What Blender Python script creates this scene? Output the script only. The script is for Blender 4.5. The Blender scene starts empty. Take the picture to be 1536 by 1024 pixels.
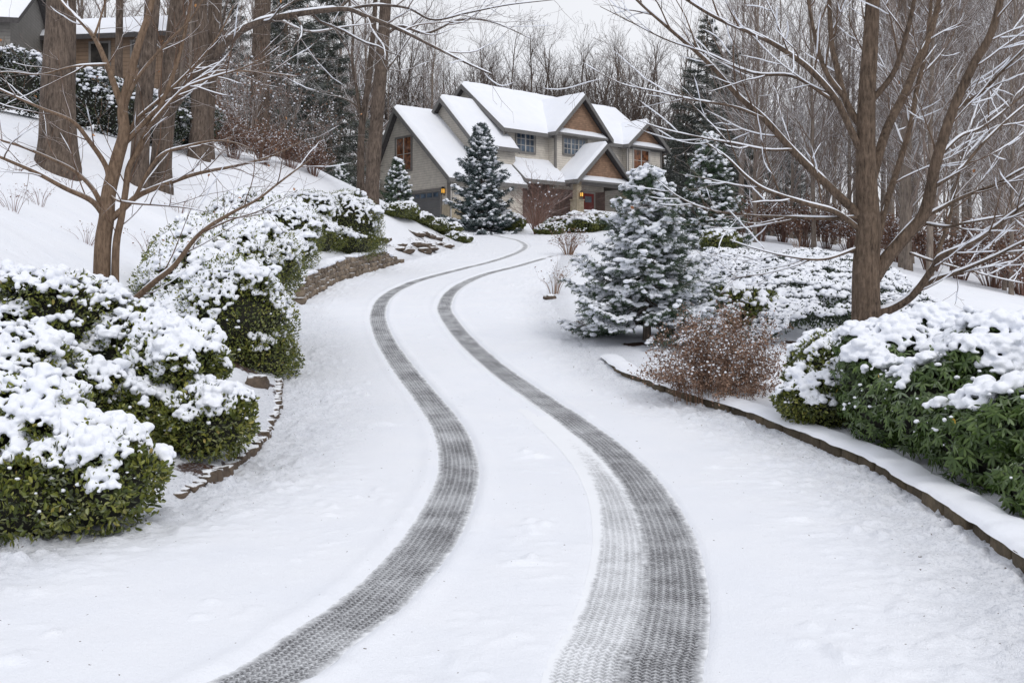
import bpy, math, random
import numpy as np
from mathutils import Vector, Matrix

random.seed(7)
SC = bpy.context.scene
COL = SC.collection
F = 1493.0           # focal length in photo pixels (1536 wide)
CX, HY = 768.0, 430.0
CAMZ = 1.7

# ------------------------------------------------------------------ noise
def _hash(ix, iy, iz, seed):
    h = (ix.astype(np.int64) * 374761393 + iy.astype(np.int64) * 668265263 + iz.astype(np.int64) * 2147483647 + seed * 974711) & 0xffffffff
    h = ((h ^ (h >> 13)) * 1274126177) & 0xffffffff
    h = ((h ^ (h >> 16)) * 2246822519) & 0xffffffff
    return ((h ^ (h >> 15)) & 0xffffff) / float(0xffffff)

def vnoise(p, seed=0):
    p = np.asarray(p, float)
    i = np.floor(p).astype(np.int64)
    f = p - i
    f = f * f * (3 - 2 * f)
    r = 0
    for dx in (0, 1):
        wx = f[:, 0] if dx else 1 - f[:, 0]
        for dy in (0, 1):
            wy = f[:, 1] if dy else 1 - f[:, 1]
            for dz in (0, 1):
                wz = f[:, 2] if dz else 1 - f[:, 2]
                r = r + wx * wy * wz * _hash(i[:, 0] + dx, i[:, 1] + dy, i[:, 2] + dz, seed)
    return r

def fbm(p, oct=3, seed=0):
    p = np.asarray(p, float)
    a, s, t = 1.0, 0, 0
    for o in range(oct):
        s = s + a * vnoise(p * 2 ** o + 17.3 * o, seed + o)
        t += a
        a *= .5
    return s / t

def n2(x, y, sc, oct=3, seed=0):
    p = np.stack([np.ravel(x) * sc, np.ravel(y) * sc, np.zeros(np.size(x))], 1)
    return (fbm(p, oct, seed) - .5).reshape(np.shape(x))

def sstep(a, b, x):
    t = np.clip((x - a) / (b - a), 0, 1)
    return t * t * (3 - 2 * t)

# ------------------------------------------------------------------ terrain
PY = np.array([-60, 0, 7, 10, 14, 18, 23, 29, 35, 45, 55, 62, 68, 80, 140, 900.])
PZ = np.array([0, 0, 0, .03, .22, .6, 1.1, 1.74, 2.4, 3.5, 4.6, 5.25, 5.6, 5.75, 6.2, 8.])
_yy = np.arange(-60, 900, .1)
_k = np.exp(-np.linspace(-2, 2, 41) ** 2)
_pz = np.interp(_yy, PY, PZ)
_pz = np.convolve(np.pad(_pz, 20, mode='edge'), _k / _k.sum(), 'valid')
def Pf(y): return np.interp(y, _yy, _pz)

def ray_road(px, py):
    """where the line of sight through a photo pixel meets the driveway's profile"""
    ys = np.arange(2.0, 75, .02)
    z = CAMZ + (HY - py) / F * ys
    k = np.argmax(z <= Pf(ys)) if np.any(z <= Pf(ys)) else np.argmin(z - Pf(ys))
    y = ys[k]
    return (px - CX) / F * y, y

LE = [(-3.6, -20)] + [(-4.9, 0), (-4.2, 3.5)] + [ray_road(*p) for p in [(0, 815), (120, 792), (230, 765), (340, 720), (400, 668), (420, 615), (424, 560), (440, 500), (452, 452), (500, 424), (580, 400), (650, 382), (690, 370)]] + [(-2.3, 50), (-3.2, 54), (-5.5, 57), (-8.5, 60), (-10, 66), (-10, 70)]
RE = [(1.2, -20), (1.9, 0), (2.55, 3)] + [ray_road(*p) for p in [(1536, 866), (1440, 793), (1300, 704), (1200, 662), (1110, 626), (1000, 592), (930, 565), (855, 495), (822, 450), (822, 420), (840, 390)]] + [(2.5, 47), (3.2, 52), (3.3, 57), (1.0, 61), (-2, 63.5), (-4, 66), (-4, 70)]
def curve(pts):
    a = np.array(sorted(pts, key=lambda p: p[1]))
    yy = np.arange(-20, 70, .1)
    x = np.interp(yy, a[:, 1], a[:, 0])
    k = np.exp(-np.linspace(-2, 2, 13) ** 2)
    x = np.convolve(np.pad(x, 6, mode='edge'), k / k.sum(), 'valid')
    return lambda y: np.interp(y, yy, x)
Lf, Rf = curve(LE), curve(RE)

HO = np.array([-3.9, 63.0]); HA = math.radians(42); HZ = 5.7
HU = np.array([math.cos(HA), math.sin(HA)]); HV = np.array([-math.sin(HA), math.cos(HA)])

def H0(x, y):
    """large-scale ground height"""
    x = np.asarray(x, float); y = np.asarray(y, float)
    x, y = np.broadcast_arrays(x, y)
    P = Pf(y)
    dl = Lf(y) - x
    dr = x - Rf(y)
    near = np.interp(dl, [0, .3, 1, 1.8, 3, 5, 8, 13, 25, 60, 300], [0, .06, .2, .5, 1.15, 2.3, 3.7, 5.2, 7.8, 12, 16])
    far = np.interp(dl, [0, .3, 1, 2, 4, 7, 12, 25, 60, 300], [0, .1, .45, 1.05, 2.15, 3.65, 5.0, 7.6, 12, 16])
    w = sstep(9, 15, y)
    rise = near * (1 - w) + far * w
    rise = rise * (1 - .55 * sstep(46, 58, y) * sstep(22, 8, dl))
    wall = sstep(24, 25.5, y) * sstep(37, 34.5, y)
    rise = rise + wall * (.5 * sstep(.02, .22, dl) - .3 * sstep(.3, 2.2, dl))
    rise = rise + .07 * sstep(.0, .10, dl) * sstep(7.2, 8.2, y) * sstep(16, 13.5, y)
    z = P + np.where(dl > 0, rise, 0)
    kerb = sstep(17.5, 14.5, y)
    r = np.interp(dr, [0, 2, 5, 9, 16, 40, 100, 400], [0, .08, .16, .1, -.7, -3.0, -4, -4])
    bump = sstep(18, 24, y) * sstep(50, 36, y) * sstep(1, 5, dr) * sstep(16, 9, dr) * .35
    z = z + np.where(dr > 0, r + bump + kerb * .085 * sstep(.06, .16, dr), 0)
    # platform the house stands on
    t = (x - HO[0]) * HU[0] + (y - HO[1]) * HU[1]
    v = (x - HO[0]) * HV[0] + (y - HO[1]) * HV[1]
    d = np.hypot(np.maximum(np.maximum(-4 - t, t - 25), 0), np.maximum(np.maximum(-3.2 - v, v - 11), 0))
    wp = sstep(5.0, 0, d)
    z = z * (1 - wp) + (HZ - .05) * wp
    return z

def H(x, y):
    """ground with snow relief"""
    z = H0(x, y)
    x, y = np.broadcast_arrays(np.asarray(x, float), np.asarray(y, float))
    off = np.maximum(Lf(y) - x, x - Rf(y))
    w = sstep(-.1, .5, off)
    z = z + w * (.10 * n2(x, y, 1.1, 3, 3) + .035 * n2(x, y, 6, 2, 5)) * sstep(0, 1.2, off)
    rough = np.exp(-((off - .12) / .35) ** 2)
    z = z + rough * (.06 * n2(x, y, 7, 3, 8) + .02) + sstep(1.6, .1, off) * sstep(-.1, .1, off) * .05 * np.clip(n2(x, y, 15, 2, 9), 0, 1)
    z = z - .10 * sstep(.02, -.25, off)
    return z

def h1(x, y): return float(H0(np.array([x]), np.array([y]))[0])

def at(px, Y): return (px - CX) / F * Y
def zat(py, Y): return CAMZ + (HY - py) / F * Y
def P3(px, py, Y): return np.array([at(px, Y), Y, zat(py, Y)])

# ------------------------------------------------------------------ materials
def new_mat(name):
    m = bpy.data.materials.new(name); m.use_nodes = True
    nt = m.node_tree
    return m, nt, nt.nodes['Principled BSDF']

def N(nt, t, **kw):
    n = nt.nodes.new(t)
    for k, v in kw.items():
        if k in n.inputs: n.inputs[k].default_value = v
        else: setattr(n, k, v)
    return n

def ramp(nt, fac, stops):
    r = nt.nodes.new('ShaderNodeValToRGB')
    e = r.color_ramp.elements
    while len(e) < len(stops): e.new(.5)
    for i, (p, c) in enumerate(stops):
        e[i].position = p; e[i].color = (*c, 1) if len(c) == 3 else c
    nt.links.new(fac, r.inputs[0])
    return r.outputs[0]

def mixc(nt, fac, a, b):
    m = nt.nodes.new('ShaderNodeMix'); m.data_type = 'RGBA'
    for s, v in ((0, fac), (6, a), (7, b)):
        if hasattr(v, 'is_linked'): nt.links.new(v, m.inputs[s])
        else: m.inputs[s].default_value = v if s == 0 else (*v, 1)
    return m.outputs[2]

def math_(nt, op, a, b=0., clamp=False):
    m = nt.nodes.new('ShaderNodeMath'); m.operation = op; m.use_clamp = clamp
    for i, v in enumerate((a, b)):
        if hasattr(v, 'is_linked'): nt.links.new(v, m.inputs[i])
        else: m.inputs[i].default_value = v
    return m.outputs[0]

def noise(nt, scale, detail=3, vec=None, rough=.55):
    n = N(nt, 'ShaderNodeTexNoise', Scale=scale, Detail=detail, Roughness=rough)
    if vec is not None: nt.links.new(vec, n.inputs['Vector'])
    return n.outputs['Fac']

def bump(nt, h, b, dist=.02, strength=.5, nrm=None):
    n = N(nt, 'ShaderNodeBump', Strength=strength, Distance=dist)
    nt.links.new(h, n.inputs['Height'])
    if nrm is not None: nt.links.new(nrm, n.inputs['Normal'])
    nt.links.new(n.outputs[0], b.inputs['Normal'])
    return n.outputs[0]

def objco(nt): return nt.nodes.new('ShaderNodeTexCoord').outputs['Object']
def geopos(nt): return nt.nodes.new('ShaderNodeNewGeometry').outputs['Position']

SNOW = (.80, .835, .90)
def snow_mat(name, ground=False):
    m, nt, b = new_mat(name)
    p = geopos(nt)
    n1 = noise(nt, 1.3, 3, p); n2_ = noise(nt, 22, 4, p, .7); n3 = noise(nt, 110, 2, p)
    c = mixc(nt, n1, (.76, .79, .86), (.84, .855, .90))
    if ground:
        at_ = N(nt, 'ShaderNodeAttribute', attribute_name='bare')
        nb = noise(nt, 9, 4, p, .65)
        f = math_(nt, 'MULTIPLY', math_(nt, 'SUBTRACT', math_(nt, 'ADD', at_.outputs['Fac'], nb), 1.0), 9., True)
        nl = noise(nt, 60, 3, p, .7)
        brown = ramp(nt, nl, [(.3, (.012, .008, .006)), (.55, (.07, .034, .02)), (.75, (.16, .075, .04))])
        c = mixc(nt, f, c, brown)
        # gritty, crumbled snow along the edges
        rg = N(nt, 'ShaderNodeAttribute', attribute_name='grit')
        g2 = math_(nt, 'MULTIPLY', rg.outputs['Fac'], math_(nt, 'MULTIPLY', math_(nt, 'SUBTRACT', noise(nt, 34, 4, p, .8), .49), 5., True), True)
        c = mixc(nt, g2, c, (.46, .49, .55))
        sp = math_(nt, 'MULTIPLY', math_(nt, 'SUBTRACT', math_(nt, 'ADD', noise(nt, 27, 2, p, .4), math_(nt, 'MULTIPLY', rg.outputs['Fac'], .035)), .755), 40., True)
        c = mixc(nt, sp, c, (.09, .06, .045))
    nt.links.new(c, b.inputs['Base Color'])
    b.inputs['Roughness'].default_value = .75
    b.inputs['Specular IOR Level'].default_value = .25
    h = math_(nt, 'ADD', n2_, math_(nt, 'MULTIPLY', n3, .35))
    if ground:
        h = math_(nt, 'MULTIPLY', math_(nt, 'ADD', h, math_(nt, 'MULTIPLY', noise(nt, 55, 4, p, .8), .9)), math_(nt, 'ADD', math_(nt, 'MULTIPLY', rg.outputs['Fac'], 1.6), .35))
    bump(nt, h, b, .03 if ground else .02, .6 if ground else .4)
    return m

def bark_mat(name, c0, c1, snow=0., scale=1., snow_lo=.45, snow_hi=.8, snowc=(.74, .76, .81)):
    m, nt, b = new_mat(name)
    co = objco(nt)
    mp = N(nt, 'ShaderNodeMapping'); mp.inputs['Scale'].default_value = (15 * scale, 15 * scale, 3.2 * scale)
    nt.links.new(co, mp.inputs[0])
    n = noise(nt, 1., 5, mp.outputs[0], .65)
    big = noise(nt, 1.7, 2, co)
    c = ramp(nt, math_(nt, 'ADD', math_(nt, 'MULTIPLY', n, .8), math_(nt, 'MULTIPLY', big, .25)), [(.35, c0), (.65, c1)])
    pat = math_(nt, 'MULTIPLY', math_(nt, 'SUBTRACT', noise(nt, 4.5 * scale, 5, co, .7), .52), 5., True)
    c = mixc(nt, math_(nt, 'MULTIPLY', pat, .28), c, tuple(min(1, x * 1.5 + .03) for x in c1))
    if snow:
        g = nt.nodes.new('ShaderNodeNewGeometry')
        s = nt.nodes.new('ShaderNodeSeparateXYZ'); nt.links.new(g.outputs['Normal'], s.inputs[0])
        mr = N(nt, 'ShaderNodeMapRange'); mr.inputs[1].default_value = snow_lo; mr.inputs[2].default_value = snow_hi
        nz = math_(nt, 'ADD', s.outputs[2], math_(nt, 'MULTIPLY', math_(nt, 'SUBTRACT', noise(nt, 3., 2, co), .5), .7))
        nt.links.new(nz, mr.inputs[0])
        c = mixc(nt, math_(nt, 'MULTIPLY', mr.outputs[0], snow), c, snowc)
    nt.links.new(c, b.inputs['Base Color'])
    b.inputs['Roughness'].default_value = .9
    b.inputs['Specular IOR Level'].default_value = .15
    bump(nt, n, b, .02 * min(1.5, 1 / scale), .7)
    return m

def leaf_mat(name, stops, rough=.5, snow=0.):
    m, nt, b = new_mat(name)
    a = N(nt, 'ShaderNodeAttribute', attribute_name='rnd')
    c = ramp(nt, a.outputs['Fac'], stops)
    if snow:
        g = nt.nodes.new('ShaderNodeNewGeometry')
        s = nt.nodes.new('ShaderNodeSeparateXYZ'); nt.links.new(g.outputs['Normal'], s.inputs[0])
        nz = math_(nt, 'ABSOLUTE', s.outputs[2])
        f = math_(nt, 'MULTIPLY', math_(nt, 'SUBTRACT', math_(nt, 'ADD', nz, math_(nt, 'MULTIPLY', noise(nt, 2.2, 3, geopos(nt)), 1.2)), 1.15), 3.5, True)
        c = mixc(nt, math_(nt, 'MULTIPLY', f, snow), c, (.75, .77, .81))
    nt.links.new(c, b.inputs['Base Color'])
    b.inputs['Roughness'].default_value = rough
    b.inputs['Specular IOR Level'].default_value = .35
    return m

def plain(name, c, rough=.7, nscale=8., var=.25, metal=0., bumpd=.0):
    m, nt, b = new_mat(name)
    n = noise(nt, nscale, 4, objco(nt))
    nt.links.new(ramp(nt, n, [(.3, tuple(x * (1 - var) for x in c)), (.7, tuple(min(1, x * (1 + var)) for x in c))]), b.inputs['Base Color'])
    b.inputs['Roughness'].default_value = rough; b.inputs['Metallic'].default_value = metal
    if bumpd: bump(nt, n, b, bumpd, .8)
    return m

def siding_mat(name, c, pitch=.16, shingle=False):
    m, nt, b = new_mat(name)
    co = objco(nt)
    s = nt.nodes.new('ShaderNodeSeparateXYZ'); nt.links.new(co, s.inputs[0])
    fz = math_(nt, 'FRACT', math_(nt, 'MULTIPLY', s.outputs[2], 1 / pitch))
    n = noise(nt, 3., 4, co)
    col = ramp(nt, n, [(.3, tuple(x * .86 for x in c)), (.7, tuple(x * 1.12 for x in c))])
    if shingle:
        row = math_(nt, 'FLOOR', math_(nt, 'MULTIPLY', s.outputs[2], 1 / pitch))
        xy = math_(nt, 'ADD', math_(nt, 'MULTIPLY', math_(nt, 'ADD', s.outputs[0], s.outputs[1]), 5.), math_(nt, 'MULTIPLY', row, 3.37))
        cell = math_(nt, 'FLOOR', xy)
        wn = nt.nodes.new('ShaderNodeTexWhiteNoise'); wn.noise_dimensions = '2D'
        cb = nt.nodes.new('ShaderNodeCombineXYZ'); nt.links.new(cell, cb.inputs[0]); nt.links.new(row, cb.inputs[1]); nt.links.new(cb.outputs[0], wn.inputs['Vector'])
        col = mixc(nt, math_(nt, 'MULTIPLY', wn.outputs['Value'], .5), col, tuple(x * .45 for x in c))
    dark = math_(nt, 'LESS_THAN', fz, .14)
    col = mixc(nt, math_(nt, 'MULTIPLY', dark, .45), col, tuple(x * .3 for x in c))
    nt.links.new(col, b.inputs['Base Color'])
    b.inputs['Roughness'].default_value = .75
    bump(nt, math_(nt, 'SUBTRACT', 1., fz), b, .03, .7)
    return m

def glass_mat(name, c0, c1, scale=1.5, emit=0.):
    m, nt, b = new_mat(name)
    n = noise(nt, scale, 4, objco(nt), .6)
    col = ramp(nt, n, [(.35, c0), (.65, c1)])
    nt.links.new(col, b.inputs['Base Color'])
    b.inputs['Roughness'].default_value = .12
    b.inputs['Specular IOR Level'].default_value = .6
    if emit:
        nt.links.new(col, b.inputs['Emission Color']); b.inputs['Emission Strength'].default_value = emit
    return m

def stone_mat(name, c0, c1, snow=.0, blocks=False):
    m, nt, b = new_mat(name)
    p = geopos(nt)
    n = noise(nt, 14, 5, p, .65); big = noise(nt, 3.1, 2, p)
    col = ramp(nt, math_(nt, 'ADD', math_(nt, 'MULTIPLY', n, .5), math_(nt, 'MULTIPLY', big, .5)), [(.3, c0), (.7, c1)])
    if blocks:
        at_ = N(nt, 'ShaderNodeAttribute', attribute_name='rnd')
        col = mixc(nt, math_(nt, 'MULTIPLY', at_.outputs['Fac'], .75), col, tuple(x * .8 for x in c0))
    if snow:
        g = nt.nodes.new('ShaderNodeNewGeometry')
        s = nt.nodes.new('ShaderNodeSeparateXYZ'); nt.links.new(g.outputs['Normal'], s.inputs[0])
        f = math_(nt, 'MULTIPLY', math_(nt, 'SUBTRACT', math_(nt, 'ADD', s.outputs[2], math_(nt, 'MULTIPLY', n, .5)), .85), 6., True)
        col = mixc(nt, math_(nt, 'MULTIPLY', f, snow), col, (.8, .82, .86))
    nt.links.new(col, b.inputs['Base Color'])
    b.inputs['Roughness'].default_value = .9
    bump(nt, n, b, .03, .8)
    return m

def tread_mat(name, dark, thin):
    """tyre prints pressed through the snow: uv = metres across (0 = centre) and along"""
    m, nt, b = new_mat(name)
    uv = nt.nodes.new('ShaderNodeUVMap').outputs[0]
    s = nt.nodes.new('ShaderNodeSeparateXYZ'); nt.links.new(uv, s.inputs[0])
    u, v = s.outputs[0], s.outputs[1]
    p = geopos(nt)
    nz = noise(nt, 30, 4, p, .7); nb = noise(nt, 1.7, 4, p, .6); nf = noise(nt, 120, 2, p)
    mp = N(nt, 'ShaderNodeMapping'); mp.inputs['Scale'].default_value = (26, 1.1, 1); nt.links.new(uv, mp.inputs[0])
    ns = noise(nt, 1., 3, mp.outputs[0])
    fa = N(nt, 'ShaderNodeAttribute', attribute_name='faint').outputs['Fac']
    # narrow ribs, and blocks staggered from rib to rib, all smudged
    wob = math_(nt, 'MULTIPLY', math_(nt, 'SUBTRACT', nz, .5), .022)
    uw = math_(nt, 'ADD', u, wob)
    ru = math_(nt, 'FRACT', math_(nt, 'MULTIPLY', uw, 1 / .041))
    rib = math_(nt, 'FLOOR', math_(nt, 'MULTIPLY', uw, 1 / .041))
    ctr = math_(nt, 'ABSOLUTE', math_(nt, 'SUBTRACT', ru, .5))
    groove = math_(nt, 'SUBTRACT', 1., math_(nt, 'MULTIPLY', ctr, 3.4), True)
    vv = math_(nt, 'FRACT', math_(nt, 'ADD', math_(nt, 'ADD', math_(nt, 'MULTIPLY', math_(nt, 'ADD', v, wob), 1 / .036), math_(nt, 'MULTIPLY', ctr, 1.1)), math_(nt, 'MULTIPLY', rib, .37)))
    sipe = math_(nt, 'SUBTRACT', 1., math_(nt, 'MULTIPLY', math_(nt, 'ABSOLUTE', math_(nt, 'SUBTRACT', vv, .5)), 3.6), True)
    white = math_(nt, 'ADD', math_(nt, 'MULTIPLY', groove, .30), math_(nt, 'MULTIPLY', sipe, .60))
    white = math_(nt, 'ADD', white, math_(nt, 'MULTIPLY', math_(nt, 'SUBTRACT', nf, .5), .9))
    white = math_(nt, 'ADD', white, math_(nt, 'MULTIPLY', math_(nt, 'SUBTRACT', nz, .5), 1.0))
    white = math_(nt, 'ADD', white, math_(nt, 'MULTIPLY', math_(nt, 'SUBTRACT', nb, .5), 1.5))
    white = math_(nt, 'ADD', white, math_(nt, 'MULTIPLY', math_(nt, 'SUBTRACT', ns, .5), .55))
    white = math_(nt, 'ADD', math_(nt, 'ADD', math_(nt, 'MULTIPLY', white, .72), thin), math_(nt, 'MULTIPLY', fa, .42), True)
    # edges break up into the snow beside the print
    at_ = N(nt, 'ShaderNodeAttribute', attribute_name='edge')
    e = math_(nt, 'ADD', at_.outputs['Fac'], math_(nt, 'ADD', math_(nt, 'MULTIPLY', math_(nt, 'SUBTRACT', nz, .5), .9), math_(nt, 'MULTIPLY', math_(nt, 'SUBTRACT', noise(nt, 9, 3, p), .5), .7)))
    e = math_(nt, 'MULTIPLY', math_(nt, 'SUBTRACT', e, .34), 1.45, True)
    white = math_(nt, 'MAXIMUM', white, e)
    asph = ramp(nt, nf, [(.3, tuple(x * .7 for x in dark)), (.7, tuple(x * 1.5 for x in dark))])
    c = mixc(nt, white, asph, (.80, .82, .86))
    nt.links.new(c, b.inputs['Base Color'])
    b.inputs['Roughness'].default_value = .7
    bump(nt, math_(nt, 'ADD', white, math_(nt, 'MULTIPLY', nz, .4)), b, .012, .6)
    return m

M = {}
M['snow'] = snow_mat('snow'); M['gsnow'] = snow_mat('ground_snow', True)
M['oak'] = bark_mat('oak_bark', (.026, .020, .017), (.150, .115, .092), .75, 1.3, .6, .9)
M['maple'] = bark_mat('maple_bark', (.030, .022, .017), (.155, .112, .082), .0, 1.9)
M['maple_twig'] = bark_mat('maple_twig', (.065, .044, .032), (.16, .11, .078), .6, 1.5, .5, .85)
M['dog'] = bark_mat('dogwood_bark', (.07, .047, .032), (.21, .145, .10), .5, 3., .6, .9)
M['dog_twig'] = bark_mat('dogwood_twig', (.075, .045, .03), (.16, .10, .07), .8, 1.5, .4, .75)
M['far_trunk'] = bark_mat('forest_bark', (.085, .07, .06), (.25, .205, .17), .7, 1., .5, .85)  # lightened and greyed so the colour carries the distance haze
M['far_twig'] = bark_mat('forest_twig', (.13, .10, .085), (.25, .20, .17), .9, 1., .1, .5)  # distance haze painted in as a paler twig colour
M['crown_twig'] = bark_mat('crown_twig', (.065, .05, .043), (.14, .11, .092), .45, 1., .4, .9)
M['ornamental_twig'] = bark_mat('ornamental_twig', (.11, .065, .05), (.24, .14, .11), .5, 1., .45, .8)
M['red_twig'] = bark_mat('red_twig', (.09, .04, .03), (.2, .09, .07), .6, 1., .45, .8)
M['tan_twig'] = bark_mat('tan_twig', (.13, .08, .05), (.30, .19, .13), .6, 1., .5, .8)
M['boxleaf'] = leaf_mat('boxwood_leaf', [(0, (.016, .026, .008)), (.4, (.085, .108, .020)), (.78, (.21, .22, .042)), (1, (.32, .25, .07))], .45, .12)
M['darkleaf'] = leaf_mat('dark_leaf', [(0, (.010, .018, .010)), (.6, (.03, .05, .022)), (1, (.07, .085, .04))], .5)
M['rholeaf'] = leaf_mat('rhododendron_leaf', [(0, (.014, .030, .008)), (.5, (.052, .09, .02)), (.9, (.11, .165, .04)), (.985, (.12, .16, .05)), (1, (.42, .27, .03))], .35, .1)
M['tanleaf'] = leaf_mat('tan_dry_leaf', [(0, (.09, .05, .035)), (.5, (.21, .125, .085)), (1, (.36, .235, .17))], .7)
M['brownleaf'] = leaf_mat('dry_leaf', [(0, (.07, .035, .024)), (.5, (.165, .09, .06)), (1, (.29, .17, .115))], .7)
M['orangeleaf'] = leaf_mat('clinging_leaf', [(0, (.25, .10, .04)), (1, (.5, .24, .08))], .6)
M['needle'] = leaf_mat('spruce_needle', [(0, (.012, .024, .012)), (.6, (.038, .072, .032)), (1, (.10, .14, .06))], .5, .2)
M['blueneedle'] = leaf_mat('blue_spruce_needle', [(0, (.012, .024, .024)), (.6, (.035, .066, .062)), (1, (.09, .13, .125))], .5, .35)
M['pineneedle'] = leaf_mat('pine_needle', [(0, (.022, .030, .022)), (.6, (.05, .06, .045)), (1, (.10, .11, .085))], .6, .28)
M['hedgeleaf'] = leaf_mat('laurel_leaf', [(0, (.010, .016, .008)), (.6, (.03, .045, .018)), (1, (.07, .075, .03))], .5, .8)
M['core'] = plain('shaded_twigs', (.012, .012, .007), .9, 20)  # near-black filler inside shrubs; their inner shade is put into its colour
M['rock'] = stone_mat('rock', (.035, .025, .019), (.17, .125, .09), 1.)
M['wallstone'] = stone_mat('wall_stone', (.10, .075, .055), (.38, .30, .22), .8, True)
M['kerb'] = stone_mat('kerb_stone', (.045, .034, .02), (.21, .16, .10), .25, True)
M['asphalt'] = tread_mat('tyre_print', (.06, .06, .066), .13)
M['asphalt2'] = tread_mat('faint_tyre_print', (.09, .09, .10), .46)
M['siding'] = siding_mat('lap_siding', (.55, .51, .45))
M['siding_grey'] = siding_mat('grey_siding', (.19, .18, .165))
M['shingle'] = siding_mat('cedar_shingle', (.30, .185, .12), .14, True)
M['brick'] = siding_mat('brown_panel', (.26, .18, .155), .1, True)
M['trim'] = plain('grey_trim', (.17, .16, .15), .6, 3, .12)
M['lighttrim'] = plain('light_trim', (.42, .40, .37), .6, 3, .1)
M['fascia'] = plain('fascia', (.15, .145, .14), .6, 3, .12)
M['roof'] = plain('roof_shingle', (.06, .055, .055), .9, 10, .3)
M['glass'] = glass_mat('window_glass', (.02, .03, .045), (.10, .14, .19))
M['warmreflect'] = glass_mat('warm_reflection_glass', (.03, .012, .008), (.24, .095, .04), 3.5, .06)  # warm reflections painted into the pane colour, with a faint added glow
M['darkglass'] = glass_mat('dark_window_glass', (.012, .012, .012), (.05, .045, .04))
M['garage'] = plain('garage_door', (.12, .12, .122), .5, 2, .1)
M['door'] = plain('red_door', (.30, .03, .022), .4, 2, .2)
M['colstone'] = stone_mat('column_stone', (.22, .18, .12), (.46, .40, .30))
M['soffit'] = plain('porch_shadow_wall', (.09, .08, .075), .8, 3, .2)
M['tanwall'] = siding_mat('tan_siding', (.20, .135, .09), .2)
M['metal'] = plain('lamp_metal', (.03, .028, .026), .4, 10, .2, .8)
def lamp_mat():
    m, nt, b = new_mat('amber_glass')
    b.inputs['Base Color'].default_value = (.8, .45, .1, 1)
    b.inputs['Emission Color'].default_value = (1, .5, .08, 1); b.inputs['Emission Strength'].default_value = .7
    return m
M['amber'] = lamp_mat()

# ------------------------------------------------------------------ mesh helpers
class MB:
    """collects pieces, then links them as ONE mesh object"""
    def __init__(s): s.v = []; s.f = []; s.n = 0; s.mi = []; s.rnd = []; s.has = False
    def add(s, v, f, mi=0, rnd=None):
        v = np.asarray(v, float).reshape(-1, 3); f = np.asarray(f, np.int64)
        if len(v) == 0: return
        s.v.append(v); s.f.append(f + s.n); s.n += len(v); s.mi.append(np.full(len(f), mi, np.int32))
        if rnd is not None: s.has = True; s.rnd.append(np.broadcast_to(np.asarray(rnd, float), (len(v),)))
        else: s.rnd.append(np.full(len(v), .5))
    def box(s, a, b, mi=0):
        x0, y0, z0 = a; x1, y1, z1 = b
        v = [(x0, y0, z0), (x1, y0, z0), (x1, y1, z0), (x0, y1, z0), (x0, y0, z1), (x1, y0, z1), (x1, y1, z1), (x0, y1, z1)]
        s.add(v, [(0, 3, 2, 1), (4, 5, 6, 7), (0, 1, 5, 4), (1, 2, 6, 5), (2, 3, 7, 6), (3, 0, 4, 7)], mi)
    def mesh(s, name):
        me = bpy.data.meshes.new(name)
        v = np.concatenate(s.v); me.vertices.add(len(v)); me.vertices.foreach_set('co', v.astype(np.float32).ravel())
        li, st, mi, o = [], [], [], 0
        for f, m in zip(s.f, s.mi):
            k = f.shape[1]; li.append(f.ravel()); st.append(np.arange(len(f)) * k + o); o += f.size; mi.append(m)
        li = np.concatenate(li); st = np.concatenate(st); mi = np.concatenate(mi)
        me.loops.add(len(li)); me.loops.foreach_set('vertex_index', li.astype(np.int32))
        me.polygons.add(len(st)); me.polygons.foreach_set('loop_start', st.astype(np.int32))
        me.polygons.foreach_set('material_index', mi)
        me.update(calc_edges=True)
        if s.has:
            a = me.attributes.new('rnd', 'FLOAT', 'POINT'); a.data.foreach_set('value', np.concatenate(s.rnd).astype(np.float32))
        return me
    def build(s, name, mats, parent=None, smooth=True, bevel=0.):
        if not isinstance(mats, (list, tuple)): mats = [mats]
        me = s.mesh(name)
        for m in mats: me.materials.append(m)
        me.polygons.foreach_set('use_smooth', np.full(len(me.polygons), smooth))
        o = bpy.data.objects.new(name, me); COL.objects.link(o)
        if parent is not None: o.parent = parent
        if bevel:
            b = o.modifiers.new('bevel', 'BEVEL'); b.width = bevel; b.segments = 2; b.limit_method = 'ANGLE'
        return o

def tag(o, label=None, cat=None, group=None, kind=None):
    if label: o['label'] = label
    if cat: o['category'] = cat
    if group: o['group'] = group
    if kind: o['kind'] = kind
    return o

def thing(name, label, cat, loc=(0, 0, 0), rz=0., group=None):
    o = bpy.data.objects.new(name, None); COL.objects.link(o)
    o.empty_display_size = .2
    o.location = loc; o.rotation_euler = (0, 0, rz)
    return tag(o, label, cat, group)

def dup(root, loc, rz=0., sc=1., label=None, group=None):
    r = root.copy(); COL.objects.link(r); r.location = loc; r.rotation_euler = (0, 0, rz)
    r.scale = (sc, sc, sc) if not isinstance(sc, (tuple, list)) else sc
    if label: r['label'] = label
    if group: r['group'] = group
    for ch in list(root.children):
        c = ch.copy(); COL.objects.link(c); c.parent = r
        for g in list(ch.children):
            d = g.copy(); COL.objects.link(d); d.parent = c
    return r

def ico(sub):
    import bmesh
    bm = bmesh.new(); bmesh.ops.create_icosphere(bm, subdivisions=sub, radius=1)
    v = np.array([x.co[:] for x in bm.verts]); f = np.array([[y.index for y in x.verts] for x in bm.faces]); bm.free()
    return v, f
ICO = {k: ico(k) for k in (1, 2, 3)}

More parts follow.
